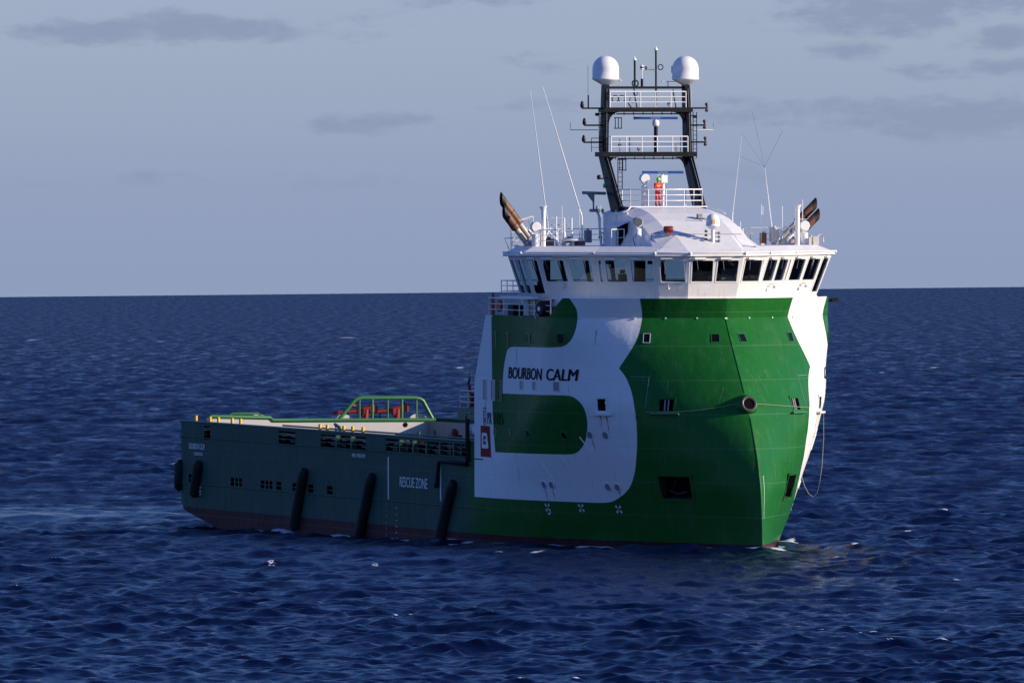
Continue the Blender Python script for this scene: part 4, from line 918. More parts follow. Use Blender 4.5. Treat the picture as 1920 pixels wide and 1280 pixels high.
for y, z in ((-3.3, 27.95), (3.45, 27.8)): MB().box(22.4, 22.6, y - .12, y + .12, z - .2, z).tube([(22.5, y, z - .05), (22.5, y * .86, z - .05)], .04, 6).build('small_lamp', BLACK, SHIP)
q = MB(); q.tube([(21.9, -3.7, 28.3), (21.9, -3.7, 29.1)], .05, 6); q.tube([(21.9, -3.72, 29.0), (21.9, -3.72, 31.0)], .012, 5); q.build('whip_antenna', BLACK, SHIP)
q = MB(); q.tube([(22.3, 3.25, 28.3), (22.3, 3.25, 29.5)], .03, 6); q.build('small_pole', LGREY, SHIP)
# ladder with cage boxes
def ladder(x, y, z0, z1, w_=.3, x2=None):
    q = MB(); x2 = x if x2 is None else x2
    for s_ in (-.5, .5): q.tube([(x, y + s_ * w_, z0), (x2, y + s_ * w_, z1)], .03, 5)
    for k_ in range(int((z1 - z0) / .3)): t = k_ * .3 / (z1 - z0); q.tube([(x + (x2 - x) * t, y - .5 * w_, z0 + k_ * .3), (x + (x2 - x) * t, y + .5 * w_, z0 + k_ * .3)], .018, 5)
    q.build('ladder', BLACK, SHIP)
ladder(23.6, -2.15, 22.0, 25.1); ladder(22.9, -3.2, 25.5, 28.0, .25); ladder(22.9, 3.3, 25.0, 28.0, .25)
for y, z in ((-2.15, 26.95), (-1.85, 24.25)):
    q = MB(); w_, h_ = .42, .68
    for s_ in (-.5, 0, .5): q.tube([(23.3, y + s_ * w_, z), (23.3, y + s_ * w_, z + h_)], .03, 5)
    for zz_ in (z, z + h_): q.box(23.1, 23.4, y - w_ * .55, y + w_ * .55, zz_ - .03, zz_ + .03)
    q.build('ladder_cage', BLACK, SHIP)
# stub platform aft of starboard leg with nav lights
q = MB(); q.tube([(23.2, -3.0, 22.75), (23.2, -4.6, 22.8)], .1, 8); q.prism([(23.2, -4.3, 22.7), (23.2, -3.9, 22.2), (23.2, -3.8, 22.2), (23.2, -3.8, 22.7)], (.08, 0, 0)); q.box(23.15, 23.25, -3.88, -3.8, 21.6, 22.7); q.box(23.0, 23.4, -4.05, -3.2, 21.55, 21.75); q.build('signal_bracket', GREY, SHIP)
q = MB(); q.tube([(24.0, -3.15, 23.75), (24.0, -3.7, 23.7)], .05, 6); q.lathe([(.12, 0), (.15, .2), (.08, .3)], (24.0, -3.75, 23.65)); q.build('signal_lamp', BLACK, SHIP)
MB().lathe([(.1, 0), (.12, .15), (.1, .3)], (24.0, -3.35, 23.1)).build('sidelight', mat('green_sidelight', (.02, .25, .06), .3), SHIP)

# radars
wx = Vector((math.sin(PHI), math.cos(PHI), 0))
def radar(x, y, zb, zt, ln, m_ped, white_box):
    q = MB(); q.tube([(x, y, zb), (x, y, zt - .35)], .13 if m_ped is BLACK else .12, 10); o = q.build('radar_pedestal', m_ped, SHIP)
    h_ = MB()
    if white_box: h_.box(x - .28, x + .28, y - .2, y + .22, zt - .62, zt - .12); h_.lathe([(.1, 0), (.1, .12)], (x, y, zt - .15)); h_.tube([(x, y - .35, zt - .13), (x, y + .45, zt - .13)], .03, 6)
    else: h_.lathe([(.05, 0), (.2, .05), (.24, .22), (.2, .4), (.1, .48)], (x, y, zt - .5), (0, 0, 1), 18)
    h_.build('radar_gearbox', WHITEC, o)
    n = Vector((math.cos(PHI), -math.sin(PHI), 0)); p = Vector((x, y, zt + .05))
    s_ = MB(); s_.fbox((p, wx, Vector((0, 0, 1)), n), -ln / 2, ln / 2, -.08, .09, -.16, .12); s_.fbox((p, wx, Vector((0, 0, 1)), n), -ln / 2 - .02, -ln / 2 + .06, -.1, .11, -.18, .14)
    so = s_.build('radar_scanner', BLUE, o)
    a, fs = text_mesh('FURUNO'); vs = [p + wx * ((u - .5) * .62) + Vector((0, 0, 1)) * (v * .11 - .05) + n * .126 for u, v, _ in a]; MB().add(vs, fs).build('scanner_lettering', WLET, so, fixn=False)
radar(23.0, .55, 25.42, 27.55, 2.85, BLACK, False); radar(25.6, .05, 21.93, 24.05, 2.65, WHITEC, True)
# searchlights
def searchlight(x, y, zb, zc, rp, rd, lens=False, face=(math.cos(PHI + .25), -math.sin(PHI + .25) + .5, -.05)):
    q = MB(); q.tube([(x, y, zb), (x, y, zc - rd - .15)], rp, 16); q.tube([(x, y, zb + (zc - zb) * .45), (x, y, zb + (zc - zb) * .47)], rp * 1.08, 16); o = q.build('searchlight_post', WHITEC, SHIP)
    f = Vector(face).normalized(); sd = Vector((0, 0, 1)).cross(f).normalized(); C = Vector((x, y, zc))
    y_ = MB(); y_.tube([C + sd * (rd + .04), C + sd * (rd * .75) - Vector((0, 0, rd * .8)), C - Vector((0, 0, rd + .15)), C - sd * (rd * .75) - Vector((0, 0, rd * .8)), C - sd * (rd + .04)], .04, 6); y_.build('searchlight_yoke', WHITEC, o)
    d_ = MB(); d_.lathe([(rd * .7, -.38), (rd * .95, -.3), (rd, .1), (rd, .16), (rd * .93, .17)], C, f, 24); dd = d_.build('searchlight_drum', STEEL if lens else WHITEC, o)
    MB().tube([C + f * .165, C + f * .19], rd * .9, 24).build('searchlight_lens', LENS if lens else WHITEC, dd)
for side in (-1, 1): searchlight(27.1, side * 9.25, 19.35, 20.65, .24, .32)
searchlight(31.6, -3.95, 19.3, 20.98, .23, .29, True); searchlight(25.4, -1.15, 21.93, 23.72, .2, .3)
# small satellite dome on the hood with its lamp cluster
q = MB(); q.tube([(33.9, .3, 19.6), (33.9, .3, 20.55)], .12, 10); q.tube([(33.9, .3, 19.7), (33.9, -.1, 20.2), (33.9, -.2, 20.5)], .03, 5); q.build('dome_pedestal', WHITEC, SHIP)
radome(33.9, .3, 20.5, .43, .98, 'small_radome')
MB().fbox((Vector((33.9 + .40, .3 - .1, 20.98)), Vector((.1, 1, 0)).normalized(), Vector((0, 0, 1)), Vector((1, -.1, 0)).normalized()), -.08, .1, -.12, .12, -.02, .035).build('radome_label', YELLOW, SHIP)
for z in (19.75, 20.0, 20.25): MB().lathe([(.02, -.08), (.09, -.04), (.09, .06), (.02, .1)], (34.0, .68, z), (1, .2, 0), 12).box(33.85, 33.9, .45, .7, z - .02, z + .02).build('signal_lamp', GREY, SHIP)
for z in (19.8, 20.05, 20.3): MB().box(33.85, 34.0, -.25, -.1, z, z + .12).build('cable_clip', BLACK, SHIP)
q = MB(); q.lathe([(.15, -.3), (.2, -.25), (.2, .25), (.15, .3)], (32.9, -2.35, 20.5), (.2, 1, 0), 14); q.box(32.8, 33.0, -2.5, -2.2, 20.12, 20.35); q.build('red_float_beacon', RED, SHIP)
q = MB(); q.tube([(32.5, -3.35, 19.45), (32.6, -3.4, 20.2), (32.9, -2.9, 20.3)], .025, 5); q.tube([(31.8, -4.2, 19.4), (31.7, -4.3, 19.9), (31.8, -4.1, 20.2)], .025, 5); q.build('loose_cable', BLACK, SHIP)
# tall vents with flared heads
for side in (-1, 1):
    q = MB(); q.tube([(27.2, side * 8.75, 19.4), (27.2, side * 8.75, 21.75)], .14, 12); q.lathe([(.14, 0), (.18, .1), (.28, .28), (.29, .3)], (27.2, side * 8.75, 21.7), (.1, -.15, 1), 16); q.build('ventilator', WHITEC, SHIP)
# exhaust stacks
for side in (-1, 1):
    d_ = Vector((.02, side * (.62 if side < 0 else .72), .79 if side < 0 else .69)).normalized()
    perp = Vector((0, -side * .79, .62 * 1.0)).normalized(); perp = (perp - d_ * perp.dot(d_)).normalized()
    for k_, (dx, ofs) in enumerate(((-.25, .25), (.25, -.25))):
        axp = Vector((25.25 + dx, side * 9.85, 20.75)) + perp * ofs; YC = side * 10.86
        tl = (YC - axp.y) / d_.y; tip = axp + d_ * tl; base_ = axp - d_ * 2.6
        e_ = MB(); nseg = 24; xa = Vector((1, 0, 0)); ya = d_.cross(xa).normalized(); st_ = [-.1, -.05, .2, .45, 9]
        vs = []
        for si, tt in enumerate(st_):
            for j in range(nseg):
                an = 2 * math.pi * j / nseg; rr_ = .30 if si == 0 else .275; p0 = axp + (xa * math.cos(an) + ya * math.sin(an)) * rr_
                tmax = (YC - p0.y) / d_.y; t2 = tmax if tt > 5 else (tt if tt < .3 else tmax - .45); vs.append(p0 + d_ * t2)
        for i in range(4): e_.add(vs[i * nseg:(i + 2) * nseg], [(j, (j + 1) % nseg, nseg + (j + 1) % nseg, nseg + j) for j in range(nseg)], 1 if i == 3 else 0, True)
        e = e_.build('exhaust_pipe', [RUST, SOOT], SHIP, fixn=False)
        MB().lathe([(.3, 0), (.3, .02)], axp + d_ * (tl - 1.1), d_, 18).build('exhaust_throat', DARK, e)
        tip = axp + d_ * 1.1
        q = MB(); q.tube([base_, axp - d_ * .08], .2, 16); q.build('exhaust_riser', STEEL, SHIP)
    q = MB(); q.tube([tip - d_ * 3.6 + Vector((.5, -side * .6, .1)), tip - d_ * 1.5 + Vector((.5, -side * .45, .1))], .08, 8); q.tube([tip - d_ * 3.4 + Vector((.7, -side * .8, 0)), tip - d_ * 1.4 + Vector((.6, -side * .5, .1))], .06, 8); q.build('exhaust_brace', WHITEC, SHIP)
    b = tip - d_ * 1.0; q = MB(); q.tube([b + Vector((.2, -side * .2, .4)), b + Vector((.2, -side * .9, .4)), b + Vector((.2, -side * 1.2, -.6))], .04, 6); q.tube([b + Vector((.2, -side * 1.15, -.5)), Vector((25.6, side * 9.6, 19.2))], .06, 6); q.tube([b + Vector((.2, side * .1, -.7)), b + Vector((.2, side * .25, -1.2)), b + Vector((.2, -side * .6, -1.25))], .045, 6); q.build('exhaust_guard', LGREY, SHIP)
# whips and small antennas   (x, y0,z0 -> y1,z1, r)
def whip(y0, z0, y1, z1, x=25.5, r=.026, base=True, name='whip_antenna'):
    q = MB(); a, b = Vector((x, y0, z0)), Vector((x, y1, z1)); q.tube([a, a.lerp(b, .5), b], [r * 1.3, r, r * .5], 6)
    if base: q.tube([Vector((x, y0 + .02, 19.4)), a], r * 1.9, 6); q.tube([a.lerp(b, .015), a.lerp(b, .03)], r * 2.4, 6)
    q.build(name, WHITEC, SHIP)
whip(-7.85, 20.9, -9.0, 29.4); whip(-5.5, 21.3, -8.15, 29.6, r=.032); whip(4.9, 21.3, 5.55, 26.5, r=.018); whip(7.6, 20.7, 7.13, 24.45, r=.03)
q = MB()
for y1, z1 in ((5.1, 25.25), (6.3, 28.0), (8.4, 26.8), (5.55, 26.6)): q.tube([(25.5, 7.13, 24.45), (25.5, y1, z1)], .01, 4)
q.lathe([(.03, -.05), (.06, 0), (.03, .05)], (25.5, 7.13, 24.45)); q.build('umbrella_antenna', GREY, SHIP)
for y, z1, r in ((-7.4, 21.3, .05), (-7.0, 22.0, .02), (-6.85, 21.2, .06), (-6.35, 21.2, .06), (-5.8, 22.0, .02), (-4.35, 22.0, .022), (-3.3, 21.7, .022), (6.75, 22.0, .022), (6.85, 21.9, .02), (8.2, 21.9, .025), (9.1, 21.9, .02), (5.3, 20.9, .02), (9.6, 22.3, .03), (-1.8, 27.0, .02)):
    if y == -1.8: continue
    q = MB(); q.tube([(25.9, y, 19.4), (25.9, y, z1)], r, 6); q.tube([(25.9, y, 19.4), (25.9, y, 20.3)], max(r * 1.8, .04), 6); q.build('roof_antenna', WHITEC, SHIP)
q = MB(); 
for z in (20.3, 20.75, 21.2): q.tube([(25.4, -7.6, z), (25.4, -6.3, z)], .025, 5)
q.build('aerial_rack', LGREY, SHIP)
for x, y, z, w_, h_, m in ((26.6, -8.15, 19.42, .5, .45, BLACK), (26.0, -6.6, 19.6, .5, .3, GREY), (26.2, -5.9, 19.42, .55, .35, mat('faded_red_cover', (.36, .12, .09), .7)), (26.0, 7.6, 19.6, .5, .9, LGREY), (26.0, 5.3, 19.42, .6, .3, GREY), (26.6, 9.9, 19.35, .4, .55, LGREY), (25.8, 6.9, 19.42, .35, .75, RUST), (26.4, 8.2, 19.42, .6, .25, LGREY), (25.0, -4.9, 19.6, .4, .8, GREY)):
    MB().box(x - w_ / 2, x + w_ / 2, y - w_ / 2, y + w_ / 2, z, z + h_).tube([(x, y, z + h_), (x, y, z + h_ + .12)], w_ * .25, 8).build('roof_locker', m, SHIP)
q = MB(); q.lathe([(.1, 0), (.75, .02), (.8, .08), (.75, .14), (.1, .18)], (26.6, -6.5, 19.7), (0, 0, 1), 24); q.tube([(26.6, -6.5, 19.4), (26.6, -6.5, 19.7)], .1, 8); q.build('satellite_antenna_disc', WHITEC, SHIP)
for y0, y1 in ((-8.3, -7.2), (-7.9, -8.6), (5.0, 5.9), (8.3, 7.6)):
    MB().tube([(26.2, y0, 20.6), (26.4, y1, 19.45)], .04, 6).build('antenna_strut', WHITEC, SHIP)
q = MB(); q.tube([(27.6, 9.9, 19.4), (27.6, 10.0, 20.0), (27.6, 10.3, 20.1), (27.6, 10.4, 19.6)], .05, 6); q.box(27.5, 27.8, 9.6, 10.0, 19.4, 19.95); q.build('wing_floodlight', LGREY, SHIP)
q = MB(); q.tube([(25.0, -10.3, 19.2), (25.0, -10.6, 19.9), (25.0, -9.5, 19.95)], .03, 6); q.box(25.4, 25.8, -9.4, -9.0, 19.4, 19.75); q.build('wing_floodlight', GREY, SHIP)
# black mooring arm on the port side
MB().tube([(30.2, 9.2, 15.9), (30.2, 10.2, 15.85)], .09, 8).box(30.1, 30.35, 9.9, 10.3, 15.75, 16.0).build('side_lamp_arm', BLACK, SHIP)

# ------------------------------------------------------------------ person on the monkey island
def person():
    root = bpy.data.objects.new('person', None); COL.objects.link(root)
    B = Vector((25.9, -.42, 21.93)); root.matrix_world = MS @ Matrix.Translation(B) @ Matrix.Rotation(rad(10), 4, 'Z')
    tag(root, 'worker in red coverall and lime green helmet standing on the bridge roof', 'person')
    def skin(name, verts, edges, radii, m, parent, sub=2):
        me = bpy.data.meshes.new(name); me.from_pydata(verts, edges, []); me.materials.append(m); o = bpy.data.objects.new(name, me); COL.objects.link(o); o.parent = parent
        o.modifiers.new('s', 'SKIN'); me.skin_vertices  # layer is created with the modifier
        for i, r in enumerate(radii):
            sv = me.skin_vertices[0].data[i]; rr = r if isinstance(r, tuple) else (r, r); sv.radius = rr; sv.use_root = (i == 0)
        ss = o.modifiers.new('d', 'SUBSURF'); ss.levels = sub; ss.render_levels = sub
        return o
    SK_ = mat('skin', (.45, .26, .18), .6)
    # x forward, y left;  upper arms bent, hands held in front near the rail
    V = [(0, 0, .96), (0, 0, 1.15), (.02, 0, 1.36), (.04, 0, 1.5), (.06, 0, 1.60), (.07, 0, 1.70),          # pelvis..head
         (.0, .10, .92), (.03, .11, .50), (.0, .12, .10), (.13, .13, .04),
         (.0, -.10, .92), (.02, -.11, .50), (-.03, -.12, .10), (.10, -.13, .04),
         (.02, .19, 1.43), (.05, .25, 1.16), (.26, .20, 1.05), (.34, .18, 1.05),
         (.02, -.19, 1.43), (.04, -.25, 1.16), (.25, -.22, 1.03), (.33, -.20, 1.03)]
    E = [(0, 1), (1, 2), (2, 3), (3, 4), (4, 5), (0, 6), (6, 7), (7, 8), (8, 9), (0, 10), (10, 11), (11, 12), (12, 13), (2, 14), (14, 15), (15, 16), (16, 17), (2, 18), (18, 19), (19, 20), (20, 21)]
    Rr_ = [.13, .12, .14, .055, .08, .095, .085, .06, .045, .04, .085, .06, .045, .04, .06, .045, .033, .03, .06, .045, .033, .03]
    for h_ in (17, 21):
        b = V[h_]; sgn = 1 if h_ == 17 else -1
        for dy, ln in ((-.026, .075), (-.009, .088), (.009, .083), (.026, .066)):
            i = len(V); V += [(b[0] + .05, b[1] + dy, b[2] - .005), (b[0] + .05 + ln * .8, b[1] + dy * 1.2, b[2] - .035)]; E += [(h_, i), (i, i + 1)]; Rr_ += [.009, .007]
        i = len(V); V += [(b[0] + .02, b[1] - sgn * .045, b[2] + .0), (b[0] + .055, b[1] - sgn * .055, b[2] - .02)]; E += [(h_, i), (i, i + 1)]; Rr_ += [.010, .008]
    skin('body', V, E, Rr_, SK_, root)
    grow = 1.22
    vc = V[:4] + [V[6], V[7], V[8], V[10], V[11], V[12], V[14], V[15], V[16], V[18], V[19], V[20]]
    ec = [(0, 1), (1, 2), (2, 3), (0, 4), (4, 5), (5, 6), (0, 7), (7, 8), (8, 9), (2, 10), (10, 11), (11, 12), (2, 13), (13, 14), (14, 15)]
    rc = [.155, .14, .165, .07, .105, .082, .072, .105, .082, .072, .078, .062, .05, .078, .062, .05]
    skin('coverall', vc, ec, rc, mat('red_coverall', (.62, .025, .02), .7), root)
    skin('vest', [(0, 0, 1.18), (.02, 0, 1.36), (.02, .15, 1.40), (.02, -.15, 1.40)], [(0, 1), (1, 2), (1, 3)], [.155, .18, .09, .09], mat('lime_vest', (.30, .62, .05), .6), root)
    for y, x in ((.12, 0), (-.12, -.03)): skin('boot', [(x, y, .16), (x, y, .06), (x + .15, y, .045)], [(0, 1), (1, 2)], [.07, .065, .05], RUBBER, root)
    q = MB(); q.lathe([(.01, .165), (.09, .14), (.13, .07), (.138, 0), (.17, -.01), (.17, -.025), (.13, -.02)], (.075, 0, 1.71), (.12, 0, 1), 20); q.build('helmet', mat('lime_helmet', (.28, .72, .03), .3), root)
    q = MB(); q.tube([(.03, 0, 1.68), (-.02, 0, 1.60), (-.01, 0, 1.54)], [.09, .07, .03], 8); q.build('hair', mat('dark_hair', (.02, .014, .01), .8), root)
    q = MB(); q.lathe([(.004, .02), (.018, 0), (.014, -.03)], (.163, 0, 1.665), (1, 0, -.4), 8)
    for s_ in (-.035, .035): q.lathe([(.012, -.004), (.009, .01), (.002, .013)], (.15, s_, 1.70), (1, 0, 0), 8)
    q.tube([(.152, -.028, 1.625), (.160, 0, 1.622), (.152, .028, 1.625)], .007, 5)
    for s_ in (-1, 1): q.lathe([(.03, -.008), (.032, .008), (.01, .012)], (.06, s_ * .098, 1.68), (0, s_, 0), 8)
    q.build('face', SK_, root)
person()

# ------------------------------------------------------------------ ropes
def rope(pts, label, r=.019):
    ctl = [Vector(p) for p in pts]; q = MB(); q.tube([MS @ p for p in ctl], r, 6); o = q.build('rope', ROPE); tag(o, label, 'rope'); return o
def swag(g0, z0, g1, z1, sag, side, n_=16):
    P = []
    for t in np.linspace(0, 1, n_):
        g = g0 + (g1 - g0) * t; z = z0 + (z1 - z0) * t - sag * 4 * t * (1 - t); f = surf(g=g, z=z, side=side); P.append(f[0] + f[3] * .07)
    return P
rope(swag(22.0, 8.95, 28.0, 9.45, .18, -1), 'thin pale rope slung along the shaded starboard bow to the round fairlead')
rope(swag(21.6, 9.12, 28.0, 9.45, .02, 1), 'thin pale rope slung along the sunlit port bow to the round fairlead')
rope([(33.6, 7.7, 9.15), (33.81, 7.78, 8.97), (33.99, 7.85, 8.66), (34.0, 7.85, 7.1), (33.8, 7.82, 5.4), (33.41, 7.8, 4.2), (32.94, 7.8, 3.51), (32.38, 7.75, 3.29), (31.73, 7.7, 3.47), (31.26, 7.6, 3.97), (30.95, 7.55, 4.5), (30.9, 7.5, 4.9)],
     'loop of pale rope hanging down from the white port side of the hull', .018)

# ------------------------------------------------------------------ loose gear aboard stays its own thing
def loose(o, label, cat, group=None): o.parent = None; o.matrix_world = MS; tag(o, label, cat, group)
cans = sorted([o for o in bpy.data.objects if o.name.startswith('liferaft_canister')], key=lambda o: max(v.co.z for v in o.data.vertices))
loose(cans[0], 'lower white ribbed liferaft canister in the rack beside the red emblem panel', 'liferaft', 'liferaft canisters in the side rack')
loose(cans[1], 'upper white ribbed liferaft canister in the rack beside the red emblem panel', 'liferaft', 'liferaft canisters in the side rack')
loose(bpy.data.objects['lifebuoy'], 'orange rounded float hung behind the side deck railing under the wheelhouse wing', 'lifebuoy')
loose(bpy.data.objects['bunker_hose'], 'thick black hose hanging down the dark green side, just aft of the white paint', 'hose')

# ------------------------------------------------------------------ sea
def sea():
    R_END = EYE / 0.00222
    # rows: fine where the water is seen steeply, growing towards the horizon
    rows = list(np.geomspace(25, 465, 22))
    r = 470.0
    while r < R_END: rows.append(r); r += max(.16, .16 * r * r / 204800 * 1.0)
    rows.append(R_END); rr = np.array(rows)
    a_in = np.linspace(-rad(3.35), rad(3.35), 1150)
    a_out = rad(3.35) + (math.pi - rad(3.35)) * (np.linspace(0, 1, 60)[1:] ** 2.2)
    aa = np.concatenate([-a_out[::-1][1:], a_in, a_out]); da = np.gradient(aa); dr = np.gradient(rr)
    nr_, na = len(rr), len(aa)
    K = 200; rg = np.random.default_rng(5)
    lam = np.exp(rg.uniform(math.log(.55), math.log(15), K)); th_ = rad(74) + rg.normal(0, rad(34), K)
    th_[:K // 3] = rad(100) + rg.normal(0, rad(50), K // 3)
    kk = 2 * math.pi / lam
    steep = .055 * np.where(lam > 2.2, (2.2 / lam) ** .72, 1.0) * rg.uniform(.5, 1.4, K) * math.sqrt(64 / K) * 1.55
    amp = steep / kk; kx, ky = kk * np.cos(th_), kk * np.sin(th_); ph = rg.uniform(0, 2 * math.pi, K)
    co = np.empty((nr_, na, 3), np.float32); fo = np.zeros((nr_, na), np.float32); lost = np.zeros((nr_, na), np.float32)
    ca, sa = np.sin(aa), np.cos(aa)
    MI = MS.inverted()
    for i0 in range(0, nr_, 100):
        i1 = min(nr_, i0 + 100); X = rr[i0:i1, None] * ca; Yw = rr[i0:i1, None] * sa; X = X.astype(np.float32); Yw = Yw.astype(np.float32)
        dx = np.zeros_like(X); dy = np.zeros_like(X); h = np.zeros_like(X); jac = np.zeros_like(X)
        sr = np.maximum(dr[i0:i1, None], 1e-3); sl = rr[i0:i1, None] * da[None, :]
        # gusty patches: smoother and rougher water
        slick = (1 - .62 * np.exp(-(((X + 40) / 19) ** 2) ** 1.5 - ((Yw - 838) / 26) ** 2)).astype(np.float32)
        far = np.clip(.9 + (rr[i0:i1, None] - 800) / 900, .9, 2.0).astype(np.float32)
        gust = (.82 + .22 * np.sin(X * .031 + 1.3 * np.sin(Yw * .011)) * np.sin(Yw * .017 + 2.1 * np.sin(X * .017))).astype(np.float32)
        for k_ in range(K):
            # attenuate what the local mesh cannot carry
            er = np.abs(np.cos(th_[k_] - (math.pi / 2 - aa)))[None, :]
            el_ = np.abs(np.sin(th_[k_] - (math.pi / 2 - aa)))[None, :]
            need = np.maximum(sr * er, sl * el_) * kk[k_]
            att = np.clip((1.9 - need) / 1.1, 0, 1)
            lost[i0:i1] += (steep[k_] ** 2 / 2 * (1 - att ** 2) * slick ** 2).astype(np.float32)
            if att.max() <= 0: continue
            pz_ = (kx[k_] * X + ky[k_] * Yw + ph[k_]).astype(np.float32); sn, cs_ = np.sin(pz_), np.cos(pz_); A = (amp[k_] * att).astype(np.float32)
            if lam[k_] < 6: A = A * gust * slick
            else: A = A * far
            h += A * cs_; dx -= A * np.float32(kx[k_] / kk[k_]) * sn; dy -= A * np.float32(ky[k_] / kk[k_]) * sn; jac += A * np.float32(kk[k_]) * cs_
        co[i0:i1, :, 0] = X + dx * .9; co[i0:i1, :, 1] = Yw + dy * .9; co[i0:i1, :, 2] = h
        # breaking crests only where the chop piles up most
        patch = np.sin(X * .23 + 2 * np.sin(Yw * .07)) * np.sin(Yw * .041 + 1.7 * np.sin(X * .11)) + .6 * np.sin(X * .71 + Yw * .13)
        fo[i0:i1] = np.clip((jac - .50) * 4, 0, 1) * np.clip((patch - .66) * 3, 0, 1)
    # white water along the hull and at the bow
    MIa = np.array(MI); 
    sel = (co[..., 1] > 680) & (co[..., 1] < 830) & (np.abs(co[..., 0]) < 45)
    P = co[sel].astype(np.float64); q = P @ MIa[:3, :3].T + MIa[:3, 3]
    yh = HY(q[:, 0], .3); dist = np.abs(q[:, 1]) - yh; dist = np.where(q[:, 0] > 43.3, np.hypot(q[:, 0] - 43.3, q[:, 1]), dist)
    dist = np.where(q[:, 0] < -36, 9, dist)
    wob = np.sin(q[:, 0] * 1.7) * .5 + np.sin(q[:, 0] * .63 + 1) * .6 + np.sin(q[:, 0] * 4.1) * .3
    f = np.zeros(len(q)); f = np.maximum(f, np.clip((1.0 + .6 * wob - dist) * 1.6, 0, .95) * (wob > -.25))
    b1 = np.exp(-((q[:, 0] - 21 ) / 5.5) ** 2) * np.exp(-((-q[:, 1] - 11.4 - .9 * np.sin(q[:, 0] * .6)) / .9) ** 2); f = np.maximum(f, b1 * 1.3 * (np.sin(q[:, 0] * 2.3) > -.6))
    for (px_, py_, wx_, k_) in [(960, 1037, 40, .95), (922, 1045, 16, .9), (1000, 1036, 20, .8), (1285, 1026, 20, 1.2), (1160, 1030, 30, .9), (1100, 1032, 18, .8), (1345, 1036, 14, .9), (1470, 1030, 26, 1.0), (1560, 1048, 20, .9)]:
        D_ = 384000 / (py_ - (500 - (px_ - 960) * .0099)); Xc = (px_ - 960) / F * D_; wr = wx_ / F * D_
        f = np.maximum(f, k_ * np.exp(-((P[:, 0] - Xc) / wr) ** 2 - ((P[:, 1] - D_ + .5 * np.sin(P[:, 0] * 2)) / .75) ** 2))
    f[dist < -.3] = 0
    fs_ = fo[sel]; fo[sel] = np.maximum(fs_, f)
    for (px_, py_, wx_) in [(440, 1058, 30), (500, 1062, 15), (572, 1064, 13), (150, 1131, 14), (372, 1139, 13), (700, 1060, 10), (650, 633, 24), (1855, 858, 30), (1600, 926, 20), (1896, 932, 15), (62, 637, 16),
                            (262, 1226, 14), (1215, 1100, 10), (1700, 1000, 12), (860, 690, 12), (1750, 690, 12), (300, 640, 10), (1650, 700, 10), (215, 870, 9), (1790, 1085, 10)]:
        D_ = 384000 / (py_ - (500 - (px_ - 960) * .0099)); Xc = (px_ - 960) / F * D_; wr = wx_ / F * D_; dp = 1.1 * (D_ / 700) ** 2
        m_ = (np.abs(co[..., 1] - D_) < 4 * dp) & (np.abs(co[..., 0] - Xc) < 3 * wr)
        Q = co[m_]; fo[m_] = np.maximum(fo[m_], .66 * np.exp(-((Q[:, 0] - Xc) / wr) ** 2 - ((Q[:, 1] - D_ + .6 * np.sin(Q[:, 0] * 3)) / dp) ** 2))
    # calmer, smoothed wake slick beside the hull and astern
    nv = nr_ * na
    me = bpy.data.meshes.new('sea'); me.vertices.add(nv); me.vertices.foreach_set('co', co.reshape(-1))
    I = np.arange(nv, dtype=np.int32).reshape(nr_, na); a = I[:-1, :-1]; b = I[:-1, 1:]; c_ = I[1:, 1:]; d_ = I[1:, :-1]
    F_ = np.stack([a, b, c_, d_], -1).reshape(-1, 4)[:, ::-1]
    nf = len(F_); me.loops.add(nf * 4); me.loops.foreach_set('vertex_index', np.ascontiguousarray(F_).reshape(-1)); me.polygons.add(nf)
    me.polygons.foreach_set('loop_start', np.arange(0, nf * 4, 4, dtype=np.int32)); me.polygons.foreach_set('use_smooth', np.ones(nf, bool))
    al = me.attributes.new('unresolved', 'FLOAT', 'POINT'); al.data.foreach_set('value', np.sqrt(lost).reshape(-1)); print('slopes', np.sqrt((steep**2/2).sum()), np.sqrt(lost[-1, na//2]))
    at = me.attributes.new('foam', 'FLOAT', 'POINT'); at.data.foreach_set('value', fo.reshape(-1))
    me.update(calc_edges=True)
    o = bpy.data.objects.new('sea', me); COL.objects.link(o); tag(o, 'dark blue open sea with short wind chop reaching to the horizon', kind='structure')
    m = bpy.data.materials.new('sea_water'); m.use_nodes = True; t = m.node_tree; bs = t.nodes['Principled BSDF']
    bs.inputs['Base Color'].default_value = (.0008, .0042, .026, 1); bs.inputs['Roughness'].default_value = .06; bs.inputs['IOR'].default_value = 1.28; bs.inputs['Specular Tint'].default_value = (.74, .70, .92, 1)
    g = t.nodes.new('ShaderNodeNewGeometry'); mp = t.nodes.new('ShaderNodeMapping'); mp.inputs['Scale'].default_value = (.8, 1.15, 1); mp.inputs['Rotation'].default_value = (0, 0, rad(14)); t.links.new(g.outputs['Position'], mp.inputs[0])
    n_ = t.nodes.new('ShaderNodeTexNoise'); n_.inputs['Scale'].default_value = 2.7; n_.inputs['Detail'].default_value = 5; n_.inputs['Roughness'].default_value = .6; t.links.new(mp.outputs[0], n_.inputs['Vector'])
    bp = t.nodes.new('ShaderNodeBump'); bp.inputs['Strength'].default_value = .62; bp.inputs['Distance'].default_value = .11; t.links.new(n_.outputs[0], bp.inputs['Height']); t.links.new(bp.outputs[0], bs.inputs['Normal'])
    m3 = t.nodes.new('ShaderNodeMapping'); m3.inputs['Scale'].default_value = (.30, .055, 1); t.links.new(g.outputs['Position'], m3.inputs[0])
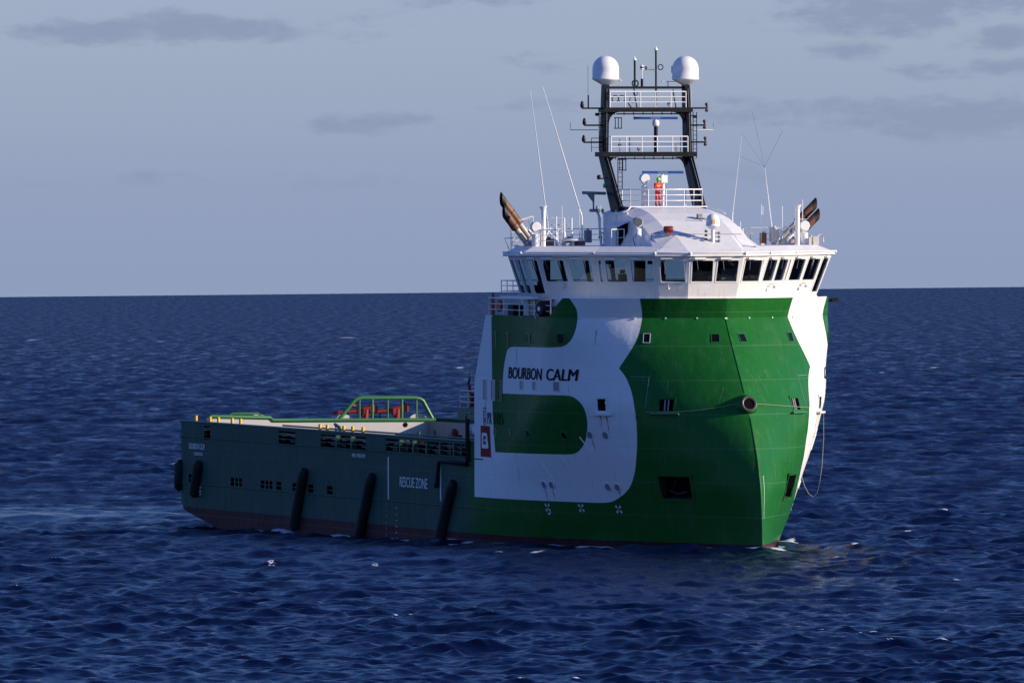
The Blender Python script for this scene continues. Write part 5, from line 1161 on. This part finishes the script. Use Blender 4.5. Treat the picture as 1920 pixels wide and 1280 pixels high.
    pn = t.nodes.new('ShaderNodeTexNoise'); pn.inputs['Scale'].default_value = 1; pn.inputs['Detail'].default_value = 5; pn.inputs['Roughness'].default_value = .7; t.links.new(m3.outputs[0], pn.inputs['Vector'])
    ua = t.nodes.new('ShaderNodeAttribute'); ua.attribute_name = 'unresolved'
    t.links.new(mth(t, 'ADD', .045, mth(t, 'MULTIPLY', mth(t, 'MAXIMUM', mth(t, 'SUBTRACT', ua.outputs['Fac'], .045), 0.0), mth(t, 'ADD', .42, mth(t, 'MULTIPLY', mth(t, 'SUBTRACT', pn.outputs[0], .33), 4.2)))), bs.inputs['Roughness'])
    fa = t.nodes.new('ShaderNodeAttribute'); fa.attribute_name = 'foam'
    fn = t.nodes.new('ShaderNodeTexNoise'); fn.inputs['Scale'].default_value = 7; fn.inputs['Detail'].default_value = 4; t.links.new(g.outputs['Position'], fn.inputs['Vector'])
    ff = mth(t, 'MULTIPLY', mth(t, 'SUBTRACT', mth(t, 'ADD', fa.outputs['Fac'], mth(t, 'MULTIPLY', mth(t, 'SUBTRACT', fn.outputs[0], .5), 1.1)), .42), 5, clamp=True)
    ff = mth(t, 'MULTIPLY', ff, mth(t, 'GREATER_THAN', fa.outputs['Fac'], .02))
    fb = t.nodes.new('ShaderNodeBsdfDiffuse'); fb.inputs[0].default_value = (.62, .66, .72, 1); mx = t.nodes.new('ShaderNodeMixShader')
    ou = t.nodes['Material Output']; t.links.new(ff, mx.inputs[0]); deep = t.nodes.new('ShaderNodeBsdfDiffuse'); deep.inputs[0].default_value = (.003, .006, .034, 1); m0 = t.nodes.new('ShaderNodeMixShader'); m0.inputs[0].default_value = .24; t.links.new(bs.outputs[0], m0.inputs[1]); t.links.new(deep.outputs[0], m0.inputs[2]); t.links.new(m0.outputs[0], mx.inputs[1]); t.links.new(fb.outputs[0], mx.inputs[2]); t.links.new(mx.outputs[0], ou.inputs[0])
    me.materials.append(m)
    print('sea verts', nv)
sea()
S.render.engine = 'CYCLES'
S.cycles.max_bounces = 8; S.cycles.transparent_max_bounces = 12
S.cycles.use_denoising = True
